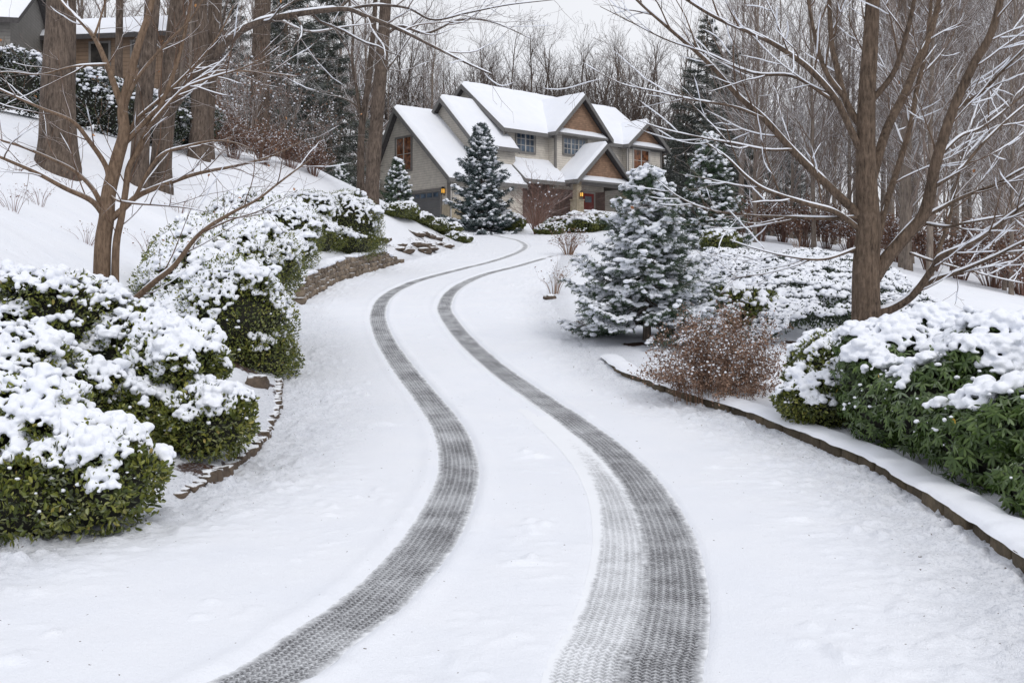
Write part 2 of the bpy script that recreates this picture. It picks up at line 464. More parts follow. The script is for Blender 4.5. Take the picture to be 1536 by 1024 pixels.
def puffs(P, R, squash=.7, sub=2, rough=.25, seed=0):
    """many lumps at once -> verts, faces"""
    v0, f0 = ICO[sub]; n = len(P); k = len(v0)
    if n == 0: return np.zeros((0, 3)), np.zeros((0, 3), int)
    rng = np.random.default_rng(seed)
    R = np.broadcast_to(R, (n,))
    ax = np.stack([R * rng.uniform(.8, 1.25, n), R * rng.uniform(.8, 1.25, n), R * squash * rng.uniform(.8, 1.2, n)], 1)
    V = v0[None] * ax[:, None]
    if rough:
        ns = vnoise((v0[None] * 1.7 + rng.uniform(0, 500, (n, 1, 3))).reshape(-1, 3), seed).reshape(n, k, 1)
        V = V * (1 + rough * 2 * (ns - .5))
    V = V + np.asarray(P)[:, None]
    Fa = f0[None] + (np.arange(n) * k)[:, None, None]
    return V.reshape(-1, 3), Fa.reshape(-1, 3)

def remeshed(mb, name, mat, parent, voxel, iters=4):
    me = mb.mesh(name + '_raw')
    o = bpy.data.objects.new(name + '_raw', me); COL.objects.link(o)
    r = o.modifiers.new('r', 'REMESH'); r.mode = 'VOXEL'; r.voxel_size = voxel
    s = o.modifiers.new('s', 'SMOOTH'); s.iterations = iters; s.factor = .5
    dg = bpy.context.evaluated_depsgraph_get(); dg.update()
    m2 = bpy.data.meshes.new_from_object(o.evaluated_get(dg))
    bpy.data.objects.remove(o); bpy.data.meshes.remove(me)
    m2.name = name; m2.materials.clear(); m2.materials.append(mat)
    m2.polygons.foreach_set('use_smooth', np.full(len(m2.polygons), True))
    q = bpy.data.objects.new(name, m2); COL.objects.link(q); q.parent = parent
    return q

def unit(a): return a / np.maximum(np.linalg.norm(a, axis=-1, keepdims=True), 1e-9)

def leaves(P, D, S, L, W, fold=.25, droop=.0):
    """six-point leaves: base P, axis D, side S"""
    n = len(P)
    Nn = unit(np.cross(D, S))
    L = np.broadcast_to(L, (n,))[:, None]; W = np.broadcast_to(W, (n,))[:, None] * .5
    tip = P + D * L - np.array([0, 0, 1]) * L * droop
    m1 = P + D * L * .32; m2 = P + D * L * .72 - np.array([0, 0, 1]) * L * droop * .4
    up = Nn * W * fold * 2
    V = np.stack([P, m1 + S * W * .9 + up, m2 + S * W * .85 + up, tip, m2 - S * W * .85 + up, m1 - S * W * .9 + up], 1)
    b = (np.arange(n) * 6)[:, None]
    Fa = np.concatenate([b + np.array([0, 1, 2, 3]), b + np.array([0, 3, 4, 5])])
    return V.reshape(-1, 3), Fa

def blades(P, D, S, L, W):
    n = len(P)
    L = np.broadcast_to(L, (n,))[:, None]; W = np.broadcast_to(W, (n,))[:, None] * .5
    V = np.stack([P - S * W, P + S * W, P + D * L + S * W * .45, P + D * L - S * W * .45], 1)
    Fa = (np.arange(n) * 4)[:, None] + np.array([0, 1, 2, 3])
    return V.reshape(-1, 3), Fa

def tube(pts, rad, sides=6, cap=True):
    pts = np.asarray(pts, float); n = len(pts)
    d = np.gradient(pts, axis=0); d = unit(d)
    ref = np.array([0, 0, 1.]) if abs(d[0, 2]) < .9 else np.array([1., 0, 0])
    a = unit(np.cross(d, ref)); b = np.cross(d, a)
    th = np.arange(sides) * 2 * math.pi / sides
    V = pts[:, None] + np.asarray(rad)[:, None, None] * (np.cos(th)[None, :, None] * a[:, None] + np.sin(th)[None, :, None] * b[:, None])
    i = np.arange(n - 1)[:, None] * sides; j = np.arange(sides)[None]; j2 = (j + 1) % sides
    Fa = np.stack([i + j, i + sides + j, i + sides + j2, i + j2], -1).reshape(-1, 4)
    return V.reshape(-1, 3), Fa

def smooth_path(pts, n):
    """Catmull-Rom through control points (any dimension)"""
    p = np.asarray(pts, float); p = np.vstack([2 * p[0] - p[1], p, 2 * p[-1] - p[-2]])
    seg = np.linalg.norm(np.diff(p[1:-1], axis=0), axis=1); cum = np.r_[0, np.cumsum(seg)]
    t = np.linspace(0, cum[-1], n); k = np.clip(np.searchsorted(cum, t, 'right') - 1, 0, len(seg) - 1)
    u = ((t - cum[k]) / np.maximum(seg[k], 1e-9))[:, None]
    p0, p1, p2, p3 = p[k], p[k + 1], p[k + 2], p[k + 3]
    return .5 * (2 * p1 + (p2 - p0) * u + (2 * p0 - 5 * p1 + 4 * p2 - p3) * u ** 2 + (3 * p1 - p0 - 3 * p2 + p3) * u ** 3)

# ------------------------------------------------------------------ camera, light, sky
cam = bpy.data.cameras.new('camera'); co = bpy.data.objects.new('camera', cam); COL.objects.link(co)
co.location = (0, 0, CAMZ); co.rotation_euler = (math.radians(90), 0, 0)
cam.lens = 36 * F / 1536; cam.sensor_width = 36; cam.shift_y = -(512 - HY) / 1536
cam.clip_start = .05; cam.clip_end = 3000
SC.camera = co

w = bpy.data.worlds.new('World'); SC.world = w; w.use_nodes = True
nt = w.node_tree; bg = nt.nodes['Background']
sky = nt.nodes.new('ShaderNodeTexSky'); sky.sky_type = 'NISHITA'; sky.sun_disc = False
SUN_EL, SUN_AZ = math.radians(48), math.radians(150)
sky.sun_elevation = SUN_EL; sky.sun_rotation = SUN_AZ; sky.air_density = 1.; sky.dust_density = 3.
hs = N(nt, 'ShaderNodeHueSaturation', Saturation=.25); nt.links.new(sky.outputs[0], hs.inputs['Color'])
tc = nt.nodes.new('ShaderNodeTexCoord')
cl = noise(nt, 1.6, 4, tc.outputs['Generated'], .5)
cloud = ramp(nt, cl, [(.3, (8.3, 8.5, 9.05)), (.7, (9.5, 9.65, 10.1))])
skyc = mixc(nt, .88, hs.outputs[0], cloud)
nt.links.new(skyc, bg.inputs['Color']); bg.inputs['Strength'].default_value = .104
sun = bpy.data.lights.new('sun', 'SUN'); so = bpy.data.objects.new('sun', sun); COL.objects.link(so)
sun.energy = 1.15; sun.angle = math.radians(22); sun.color = (1, .97, .93)
# Nishita: rotation measured from +Y, clockwise
sd = Vector((math.sin(SUN_AZ) * math.cos(SUN_EL), math.cos(SUN_AZ) * math.cos(SUN_EL), math.sin(SUN_EL)))
so.rotation_euler = (-sd).to_track_quat('-Z', 'Y').to_euler()
SC.view_settings.view_transform = 'Standard'; SC.view_settings.look = 'None'
SC.view_settings.exposure = 0; SC.view_settings.gamma = 1

# ------------------------------------------------------------------ ground, driveway, tracks
def spaced(segs):
    out = []
    for a, b, s in segs: out.append(np.arange(a, b - 1e-6, s))
    return np.concatenate(out + [[segs[-1][1]]])

def grid_faces(nr, nc):
    i = np.arange(nr - 1)[:, None] * nc; j = np.arange(nc - 1)[None]
    return np.stack([i + j, i + j + 1, i + nc + j + 1, i + nc + j], -1).reshape(-1, 4)

def point_attr(me, name, val):
    a = me.attributes.new(name, 'FLOAT', 'POINT'); a.data.foreach_set('value', np.asarray(val, np.float32).ravel())

BARE = [(-2.85, 6.5, .42), (-3.3, 6.35, .5), (-2.7, 8.55, .42), (-4.0, 14.3, .8), (-3.45, 13.7, .4), (4.0, 7.9, .6), (5.0, 17.9, .4), (2.25, 18.2, .5)]
gx = spaced([(-600, -120, 40), (-120, -40, 5), (-40, -16, 1), (-16, -7, .25), (-7, 7, .055), (7, 16, .3), (16, 40, 1.5), (40, 120, 6), (120, 600, 40)])
gy = spaced([(-60, -4, 4), (-4, 3, .35), (3, 17, .055), (17, 34, .12), (34, 70, .35), (70, 110, 2), (110, 200, 10), (200, 900, 50)])
X, Y = np.meshgrid(gx, gy)
mb = MB(); mb.add(np.stack([X, Y, H(X, Y)], -1).reshape(-1, 3), grid_faces(len(gy), len(gx)))
g = mb.build('ground', M['gsnow']); tag(g, kind='structure')
bare = np.zeros_like(X)
for bx, by, br in BARE: bare = np.maximum(bare, sstep(1.0, .15, np.hypot(X - bx, (Y - by)) / br) * .8)
offg = np.maximum(Lf(Y) - X, X - Rf(Y))
# earth showing through thin snow on the steep bank under the shrubs
bank = sstep(.15, .6, offg) * sstep(2.2, 1.0, offg) * (X < 0) * sstep(34, 38, Y) * sstep(52, 47, Y)
lip = np.exp(-((offg - .06) / .05) ** 2) * (X < 0) * sstep(7.8, 8.4, Y) * sstep(15.5, 14, Y)
bare = np.maximum(bare, lip * (.55 + 1.2 * n2(X, Y, 2.2, 2, 15)))
bare = np.maximum(bare, bank * (.38 + .5 * n2(X, Y, .8, 2, 12)))
point_attr(g.data, 'bare', bare); point_attr(g.data, 'grit', np.exp(-((offg - .1) / .5) ** 2) * .9)

TL = [(375, 1024), (470, 962), (560, 897), (628, 828), (670, 762), (688, 702), (676, 648), (642, 597), (602, 547), (575, 503), (567, 468), (582, 442), (622, 422), (680, 406), (740, 391), (777, 378), (788, 368), (772, 359), (735, 352)]
TR = [(990, 1024), (1003, 960), (1012, 880), (1000, 800), (968, 732), (918, 676), (858, 630), (798, 588), (742, 548), (698, 508), (672, 475), (667, 456), (682, 433), (722, 413), (782, 397), (832, 383)]
def track_path(px, start):
    p = [start] + [ray_road(*q) for q in px]
    L_ = sum(math.dist(a, b) for a, b in zip(p, p[1:]))
    return smooth_path(p, int(L_ / .05))
pl = track_path(TL, (-2.05, 2.4)); pr = track_path(TR, (.42, 2.4))
def track_dist(pathp, x, y):
    """distance to a track, computed in strips"""
    out = np.full(x.shape, 9.)
    q = pathp[::2]
    for r in range(x.shape[0]):
        near = np.abs(q[:, 1] - y[r, 0]) < .9
        if near.any():
            qq = q[near]
            out[r] = np.sqrt(((x[r][:, None] - qq[None, :, 0]) ** 2 + (y[r][:, None] - qq[None, :, 1]) ** 2).min(1))
    return out

ry = spaced([(-6, 3, .3), (3, 14, .028), (14, 24, .06), (24, 40, .15), (40, 69, .3)])
rt = np.linspace(0, 1, 230)
RY, RT = np.meshgrid(ry, rt, indexing='ij')
xl, xr = Lf(ry) - .25, Rf(ry) + .05
RX = xl[:, None] * (1 - RT) + xr[:, None] * RT
dl_, dr_ = track_dist(pl, RX, RY), track_dist(pr, RX, RY)
side = np.minimum(RX - Lf(RY), Rf(RY) - RX)
def rut(d, hw):
    return -.028 * sstep(hw + .05, hw - .03, d) + .016 * np.exp(-((d - hw - .09) / .06) ** 2)
def road_z(x, y, crumbs=True):
    z = np.maximum(Pf(y), np.where(y > 50, H0(x, y), -9))
    return z
RZ = road_z(RX, RY)
edgew = sstep(1.5 + .9 * n2(RX, RY, .7, 2, 27), .1, side)
RZ = RZ + .02 * n2(RX, RY, .9, 2, 21) + .012 * n2(RX, RY, 3.2, 2, 22)
cr = n2(RX, RY, 11, 2, 23) + .5
RZ = RZ + edgew * (.13 * np.clip(cr - .5, 0, 1) + .06 * n2(RX, RY, 5, 2, 24) + .10 * np.clip(n2(RX, RY, 17, 2, 25) - .06, 0, 1))
RZ = RZ + .035 * np.clip(n2(RX, RY, 14, 2, 28) + .6 * n2(RX, RY, .8, 2, 29) - .22, 0, 1) * sstep(.3, .6, np.minimum(dl_, dr_))
lump = np.clip(n2(RX, RY, 8, 1, 31) + n2(RX, RY, 1.3, 2, 33) * 1.2 - .45, 0, 1)
RZ = RZ + .14 * lump * sstep(.4, .75, np.minimum(dl_, dr_))
RZ = RZ + rut(dl_, .19) * (1 + .3 * n2(RX, RY, 4, 2, 40)) + np.where((RY < 12) & (rut(dr_, .19) > 0), 0, rut(dr_, .19) * (1 + .3 * n2(RX, RY, 4, 2, 41))) + .012 * (np.exp(-((dl_ - .27) / .07) ** 2) + np.exp(-((dr_ - .27) / .07) ** 2) * (RY > 12)) * n2(RX, RY, 9, 2, 44)
prn = pr + unit(np.stack([-np.gradient(pr[:, 1]), np.gradient(pr[:, 0])], 1)) * .32
d2_ = track_dist(prn, RX, RY)
RZ = RZ - .020 * sstep(.24, .13, d2_) * sstep(.16, .24, dr_) * sstep(12.5, 7.5, RY)
RZ = RZ - .12 * sstep(.05, -.22, side)
mb = MB(); mb.add(np.stack([RX, RY, RZ], -1).reshape(-1, 3), grid_faces(len(ry), len(rt)))
d = mb.build('driveway', M['gsnow']); tag(d, kind='structure')
point_attr(d.data, 'bare', np.zeros_like(RX)); point_attr(d.data, 'grit', np.exp(-(np.maximum(side - .1, 0) / (.55 + .6 * (RX < (Lf(RY) + Rf(RY)) / 2) * sstep(9, 13, RY) * sstep(24, 19, RY))) ** 2) * .9 * sstep(30, 18, RY))

def strip(name, path_, u0, u1, mat, second=False):
    """the printed surface at the bottom of a rut, from u0 (left) to u1 (right) metres off the centre line"""
    t = unit(np.gradient(path_, axis=0)); nrm = np.stack([t[:, 1], -t[:, 0]], 1)
    s = np.r_[0, np.cumsum(np.linalg.norm(np.diff(path_, axis=0), axis=1))]
    nu = 31 if second else 17
    u = np.linspace(u0, u1, nu)
    A = path_[:, None] + nrm[:, None] * u[None, :, None]
    x, y = A[..., 0], A[..., 1]
    U = np.broadcast_to(u[None], x.shape)
    main = np.abs(U / u1) ** 2.4
    e = main.copy(); lift = np.full(x.shape, -.014); faint = np.zeros(x.shape)
    if second:
        f = np.abs((U + .31) / .165) ** 2.2 + 1.35 * np.clip((y - 5.6) / 6.2, 0, 1.3)
        faint = sstep(-.16, -.21, U)
        e = np.where(U > -.19, np.minimum(np.abs(U / u1) ** 2.4, 9), f)
        e = np.where((U < -.15) & (U > -.22), np.minimum(main, f), e)
        lift = np.where(U < -.19, -.007 + .009 * sstep(7.5, 12, y), lift)
    e = e + sstep(12, 52, y) * .68
    z = road_z(x, y) + .02 * n2(x, y, .9, 2, 21) + .012 * n2(x, y, 3.2, 2, 22) + lift
    if second:
        # beyond the faint print the strip narrows to the main one
        keep = np.where(y > 12.6, np.maximum(U, -u1), U)
        A = path_[:, None] + nrm[:, None] * keep[..., None]
        z = road_z(A[..., 0], A[..., 1]) + .02 * n2(A[..., 0], A[..., 1], .9, 2, 21) + .012 * n2(A[..., 0], A[..., 1], 3.2, 2, 22) + np.where(y > 12.6, -.014, lift)
    mb = MB(); mb.add(np.concatenate([A, z[..., None]], -1).reshape(-1, 3), grid_faces(len(path_), nu))
    o = mb.build(name, mat)
    point_attr(o.data, 'edge', np.minimum(e, 3)); point_attr(o.data, 'faint', faint)
    uvl = o.data.uv_layers.new(name='UVMap')
    uv = np.stack([U, np.broadcast_to(s[:, None], x.shape)], -1).reshape(-1, 2)
    vi = np.zeros(len(o.data.loops), np.int32); o.data.loops.foreach_get('vertex_index', vi)
    uvl.data.foreach_set('uv', uv[vi].astype(np.float32).ravel())
    return tag(o, kind='structure')
strip('tyre_track', pl, -.195, .195, M['asphalt'])
strip('tyre_track', pr, -.51, .19, M['asphalt'], True)

# ------------------------------------------------------------------ kerb, stone wall, rocks
def blockish(center, ax, size, rng, rnd=.12):
    """a roughly hewn block: ax = yaw"""
    v, f = ICO[2]
    q = np.sign(v) * np.abs(v) ** .22
    q = q / np.abs(q).max() * np.array(size) * .5
    q = q + rnd * np.array(size) * (np.stack([vnoise(v * 2.2 + rng.uniform(0, 99, 3), k) for k in range(3)], 1) - .5)
    c, s = math.cos(ax), math.sin(ax)
    return q @ np.array([[c, s, 0], [-s, c, 0], [0, 0, 1]]) + center, f

rng = np.random.default_rng(3)
k = thing('stone_kerb', 'long curved stone edging along the right side of the snowy driveway', 'kerb', (Rf(9.), 9, h1(Rf(9.) - .1, 9)))
kx, ky = k.location.x, k.location.y; kz = k.location.z
yy = np.arange(2.2, 17.2, .01); kp = np.stack([Rf(yy), yy], 1)
s = np.r_[0, np.cumsum(np.linalg.norm(np.diff(kp, axis=0), axis=1))]
mb = MB(); p = 0.
while p < s[-1] - .5:
    ln = rng.uniform(.34, .48)
    a = np.array([np.interp(p, s, kp[:, 0]), np.interp(p, s, kp[:, 1])]); b = np.array([np.interp(p + ln, s, kp[:, 0]), np.interp(p + ln, s, kp[:, 1])])
    c = (a + b) / 2; z = float(Pf(c[1]))
    hh = .095 * float(sstep(18, 13.5, c[1])) + .015
    mb.add(*blockish(np.array([c[0] + .09 + rng.uniform(-.02, .02) - kx, c[1] - ky, z + hh / 2 - .05 + rng.uniform(-.012, .012) - kz]), math.atan2(b[1] - a[1], b[0] - a[0]), (ln * 1.0, .17, hh + .12), rng, .09), rnd=rng.uniform())
    p += ln
mb.build('stones', M['kerb'], k)
ks = np.arange(2.2, 16.8, .05); nu = 13
u = np.linspace(0, 1, nu)
A = Rf(ks)[:, None] - .012 + u[None] * .36 + .055 * n2(np.broadcast_to(ks[:, None], (len(ks), nu)), np.zeros((len(ks), nu)), 5, 3, 50)
Yk = np.broadcast_to(ks[:, None], A.shape)
zz = Pf(Yk) + (.085 * sstep(18, 13.5, Yk) + .015) + .03 + .05 * np.sqrt(np.clip(1 - (2 * np.minimum(u, .5) - 1)[None] ** 2, 0, 1)) + .03 * n2(A, Yk, 5, 2, 51) - .14 * sstep(.8, 1, u)[None] - .02
mb = MB(); mb.add(np.stack([A - kx, Yk - ky, zz - kz], -1).reshape(-1, 3), grid_faces(len(ks), nu)); mb.build('snow', M['snow'], k)

# dry-stone retaining wall at the left-hand bend
w_ = thing('stone_wall', 'low dry-stone retaining wall at the left bend under the clipped hedge', 'wall', (float(Lf(30.)), 30, float(Pf(30.))))
wx, wy, wz = w_.location
mb = MB(); yy = np.arange(24.3, 36.9, .02); wp = np.stack([Lf(yy), yy], 1); s = np.r_[0, np.cumsum(np.linalg.norm(np.diff(wp, axis=0), axis=1))]
for row in range(4):
    p = rng.uniform(0, .2)
    while p < s[-1] - .3:
        ln = rng.uniform(.18, .42); c = np.array([np.interp(p + ln / 2, s, wp[:, 0]), np.interp(p + ln / 2, s, wp[:, 1])])
        hh = .62 * float(sstep(24.2, 25.4, c[1]) * sstep(37, 34.2, c[1]))
        z = row * .15 + .02
        if z < hh - .02:
            d_ = np.array([np.interp(p + ln, s, wp[:, 0]), np.interp(p + ln, s, wp[:, 1])]) - c
            mb.add(*blockish(np.array([c[0] - .02 - .03 * row + rng.uniform(-.03, .03) - wx, c[1] - wy, float(Pf(c[1])) + z + .06 - wz]), math.atan2(d_[1], d_[0]), (ln, .3, rng.uniform(.14, .19)), rng, .25), rnd=rng.uniform())
        p += ln * .97
mb.build('stones', M['wallstone'], w_)
Pp = []
for q in range(150):
    y = rng.uniform(24.8, 36); Pp.append((float(Lf(y)) - .12 + rng.uniform(-.16, .12) - wx, y - wy, float(Pf(y)) + .64 * float(sstep(24.2, 25.4, y) * sstep(37, 34.2, y)) - wz))
mb = MB(); mb.add(*puffs(np.array(Pp), rng.uniform(.09, .2, 150), .4, 2)); mb.build('snow', M['snow'], w_)

def rock(px, py_or_none, Y, size, label, group=None, sink=.3):
    x = at(px, Y); z = h1(x, Y)
    v, f = ICO[3]
    q = np.sign(v) * np.abs(v) ** .85 * np.array(size) * .5
    q = q * (1 + 1.1 * (fbm(v * 1.6 + rng.uniform(0, 99, 3), 3, 4) - .5))[:, None]
    mb = MB(); mb.add(q, f); o = mb.build('rock', M['rock'])
    o.location = (x, Y, z + size[2] * (.5 - sink)); o.rotation_euler = (rng.uniform(-.2, .2), rng.uniform(-.2, .2), rng.uniform(0, 6))
    return tag(o, label, 'rock', group)
# rocks showing through on the bank above the bend
for q in range(20):
    Y = rng.uniform(36.3, 46); d_ = rng.uniform(.15, 1.5)
    x = float(Lf(Y)) - d_
    sz = rng.uniform(.2, .6)
    rock(CX + x * F / Y, 0, Y, (sz * 1.5, sz, sz * .5), 'brown rock poking out of the snowy bank beyond the stone wall', 'rocks in the snowy bank', .38)
rock(386, 597, 13.2, (.3, .26, .24), 'lone brown boulder in the snow between the clipped mound and the drive edge', None, .25)
ed = thing('stone_edging', 'low broken edging of rough dark stones at the foot of the left azaleas', 'edging', (float(Lf(10.)), 10, 0))
ex_, ey_, ez_ = ed.location
yy = np.arange(7.9, 14.6, .01); ep = np.stack([Lf(yy), yy], 1); sl = np.r_[0, np.cumsum(np.linalg.norm(np.diff(ep, axis=0), axis=1))]
mb = MB(); p = 0.
while p < sl[-1] - .2:
    ln = rng.uniform(.08, .17); m_ = p + ln / 2
    c = np.array([np.interp(m_, sl, ep[:, 0]), np.interp(m_, sl, ep[:, 1])]); d_ = np.array([np.interp(m_ + .1, sl, ep[:, 0]), np.interp(m_ + .1, sl, ep[:, 1])]) - c
    if True:
        hh = rng.uniform(.09, .15) * (1 if vnoise(np.array([[m_ * 1.3, 2., 7.]]), 5)[0] > .40 else .6)
        mb.add(*blockish(np.array([c[0] - .05 + rng.normal(0, .012) - ex_, c[1] - ey_, float(Pf(c[1])) + hh * .26 - ez_]), math.atan2(d_[1], d_[0]) + rng.normal(0, .2), (ln * .98, .12, hh), rng, .3), rnd=rng.uniform())
    p += ln
mb.build('stones', M['rock'], ed)
for px, Y in [(878, 20.6), (868, 21.2)]:
    rock(px, 0, Y, (.2, .14, .1), 'small dark stone lying in the snow below the near spruce', 'stones below the near spruce', .35)
rock(826, 0, 25.5, (.36, .26, .18), 'flat brown stone at the drive edge left of the near spruce', None, .25)

# ------------------------------------------------------------------ leafy shrubs under snow
def surf_samples(lobes, n, rng, zmin=-.75, wob=.14, shell=(1, 1), wfreq=1.6):
    lobes = np.asarray(lobes, float)
    area = (lobes[:, 3] * lobes[:, 4] + lobes[:, 3] * lobes[:, 5] + lobes[:, 4] * lobes[:, 5])
    k = rng.choice(len(lobes), n, p=area / area.sum())
    d = unit(rng.normal(size=(n, 3))); d[:, 2] = np.where(d[:, 2] < zmin, -d[:, 2], d[:, 2])
    c, r = lobes[k, :3], lobes[k, 3:]
    wv = 1 + wob * 2 * (fbm((c + d * r) * wfreq / r.mean(1, keepdims=True) + 31, 3, 9) - .5)
    q = rng.uniform(*shell, n) if shell[0] != shell[1] else 1
    P = c + d * r * (wv * q)[:, None]
    nr = unit(d / r)
    ok = np.ones(n, bool)
    for i, L_ in enumerate(lobes):
        e = (((P - L_[:3]) / L_[3:]) ** 2).sum(1)
        ok &= (e > .8) | (k == i)
    return P[ok], nr[ok]

def thin_out(P, cell, *arrs):
    key = np.floor(P / cell).astype(np.int64)
    _, i = np.unique(key[:, 0] * 73856093 ^ key[:, 1] * 19349663 ^ key[:, 2] * 83492791, return_index=True)
    return (P[i],) + tuple(a[i] for a in arrs)

def shrub(name, label, cat, lobes, seed, leaf='boxleaf', nleaf=9000, ll=(.03, .05), lw=.45, snow_thr=.35, puff=(.04, .075), cell=.1, voxel=.02,
          patch=1.0, pfreq=3., group=None, whorl=0, dots=200, top_lift=.0, squash=.62, nsamp=14000, stems=14, wob=.14, local=None, sub=7, subr=(.32, .5), iters=1, zcut=None, zn=.5, rel=.9):
    rng = np.random.default_rng(seed)
    L_ = np.asarray(lobes, float)
    big = L_
    if sub:
        ex = []
        for l in L_:
            for q in range(sub):
                dd = unit(rng.normal(size=3)); dd[2] = abs(dd[2]) * .8 + (-.25 if rng.uniform() < .35 else .1); dd = unit(dd)
                f = rng.uniform(*subr)
                ex.append(np.r_[l[:3] + dd * l[3:] * (1.02 - f * .55), l[3:] * f * rng.uniform(.85, 1.15, 3) * np.array([1.05, 1.05, .85])])
        L_ = np.vstack([L_ * np.array([1, 1, 1, .93, .93, .93]), ex])
    bx, by = L_[:, 0].mean(), L_[:, 1].mean(); bz = h1(bx, by) if local is None else 0.
    root = thing(name, label, cat, (bx, by, bz) if local is None else local, 0, group)
    org = np.array([bx, by, bz])
    gh = (lambda x, y: H0(x, y)) if local is None else (lambda x, y: np.zeros_like(x))
    # foliage
    P, n = surf_samples(L_, nleaf, rng, -.85, wob, (.8, 1.15))
    P = P - n * (.12 * L_[:, 3:].mean() * sstep(.1, .5, n[:, 2]) * (rng.uniform(0, 1, len(P)) > .12))[:, None]
    ok = P[:, 2] > gh(P[:, 0], P[:, 1]) + .02; P, n = P[ok], n[ok]
    mb = MB()
    depth = rng.uniform(0, 1, len(P))
    # clumps: light and dark
    cl = fbm(P * 5, 2, seed + 1)
    if whorl:
        m = len(P)
        ax = unit(n + rng.normal(0, .35, (m, 3)) + np.array([0, 0, .25]))
        t1 = unit(np.cross(ax, rng.normal(size=(m, 3)))); t2 = np.cross(ax, t1)
        for w in range(whorl):
            a = 2 * math.pi * w / whorl + rng.uniform(-.3, .3, m)
            rad = t1 * np.cos(a)[:, None] + t2 * np.sin(a)[:, None]
            D = unit(rad + ax * rng.uniform(-.35, .35, m)[:, None] - np.array([0, 0, .5]))
            S = unit(np.cross(D, ax))
            V, Fa = leaves(P, D, S, rng.uniform(*ll, m), rng.uniform(.8, 1.1, m) * lw * np.mean(ll), .2, .12)
            r = np.clip(rng.uniform(.1, .95, m) * .7 + cl * .35 + (rng.uniform(0, 1, m) > .997) * .5, 0, 1)
            mb.add(V, Fa, 0, np.repeat(r, 6))
    else:
        m = len(P)
        D = unit(n * .7 + rng.normal(0, .65, (m, 3)) + np.array([0, 0, .25]))
        S = unit(np.cross(D, rng.normal(size=(m, 3))))
        lk = rng.uniform(*ll, m)
        V, Fa = leaves(P, D, S, lk, lk * lw, .3, .0)
        mb.add(V, Fa, 0, np.repeat(np.clip(rng.uniform(0, 1, m) * .6 + cl * .5 - .05 + (rng.uniform(0, 1, m) > .98) * .3, 0, 1), 6))
    v0, f0 = ICO[3]
    for l in big:
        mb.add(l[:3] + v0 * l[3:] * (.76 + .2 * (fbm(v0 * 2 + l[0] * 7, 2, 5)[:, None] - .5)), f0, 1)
    mb.v = [v - org for v in mb.v]
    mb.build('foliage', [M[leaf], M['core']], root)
    # bare stems at the foot
    if stems:
        mb = MB()
        for q in range(stems):
            l = big[rng.integers(len(big))]
            e = l[:3] + unit(rng.normal(size=3)) * l[3:] * .8
            b0 = np.array([bx + (e[0] - bx) * .3 + rng.normal(0, .05), by + (e[1] - by) * .3 + rng.normal(0, .06), 0]); b0[2] = float(gh(np.array([b0[0]]), np.array([b0[1]]))[0]) - .03
            mid = (b0 + e) / 2 + rng.normal(0, .06, 3)
            mb.add(*tube(smooth_path([b0, mid, e], 7), np.linspace(.012, .005, 7), 5))
        mb.v = [v - org for v in mb.v]
        mb.build('stems', M['red_twig'], root)
    # snow caught on the leaf tips
    P, n = surf_samples(L_, nsamp, rng, -.2, wob)
    g = fbm(P * pfreq, 2, seed + 2) - .5
    sc_ = n[:, 2] + g * 1.6 * patch
    if zcut is not None: sc_ = sc_ - 1.6 * sstep(.22, -.30, P[:, 2] - zcut - zn * (fbm(P * 2.2, 2, seed + 5) - .5) * 2)
    ok = (sc_ > snow_thr) & (P[:, 2] > gh(P[:, 0], P[:, 1]) + .05)
    P, n, sc_ = P[ok], n[ok], sc_[ok]
    P, n, sc_ = thin_out(P, cell, n, sc_)
    R = rng.uniform(*puff, len(P)) * np.clip(.72 + (sc_ - snow_thr) * .6, .6, 1.25)
    R = R * np.where(rng.uniform(0, 1, len(R)) < .2, 1.3, .95)
    Q = P + n * .01 + np.array([0, 0, 1]) * (R * rng.uniform(.0, rel, len(R)) + top_lift)[:, None]
    # scattered small tufts lower down
    P2, n2_ = surf_samples(L_, dots, rng, -.1, wob)
    ok = (P2[:, 2] > gh(P2[:, 0], P2[:, 1]) + .1); P2, n2_ = P2[ok], n2_[ok]
    Q = np.vstack([Q, P2 + n2_ * (np.mean(ll) * .45) + [0, 0, .012]]); R = np.r_[R, rng.uniform(.3, 1.0, len(P2)) ** 1.3 * puff[0]]
    mb = MB(); mb.add(*puffs(Q - org, R, squash, 2 if voxel else 1, .3, seed))
    if voxel: remeshed(mb, 'snow', M['snow'], root, voxel, iters)
    else: mb.build('snow', M['snow'], root)
    return root

AZ = dict(ll=(.022, .066), pfreq=6., squash=.85, patch=1.3, sub=18, subr=(.16, .34), rel=1.5)
shrub('azalea_shrub', 'snow-laden azalea bush nearest the camera in the lower left corner', 'shrub',
      [(-2.95, 6.95, .34, .5, .46, .40), (-3.6, 7.25, .60, .55, .5, .45), (-4.3, 7.3, .7, .7, .6, .5), (-3.35, 6.7, .25, .48, .38, .3)],
      11, nleaf=42000, snow_thr=.27, puff=(.023, .043), cell=.052, voxel=.0092, dots=700, nsamp=50000, zcut=.34, zn=.45, **AZ)
shrub('azalea_shrub', 'smaller snowy azalea bush with a green lower pad above the edging stones', 'shrub',
      [(-2.75, 9.0, .46, .40, .40, .36), (-3.2, 9.45, .95, .5, .46, .38), (-3.35, 9.1, .5, .4, .4, .3)],
      12, nleaf=32000, snow_thr=.29, puff=(.023, .044), cell=.054, voxel=.0095, dots=600, nsamp=44000, zcut=.48, zn=.4, **AZ)
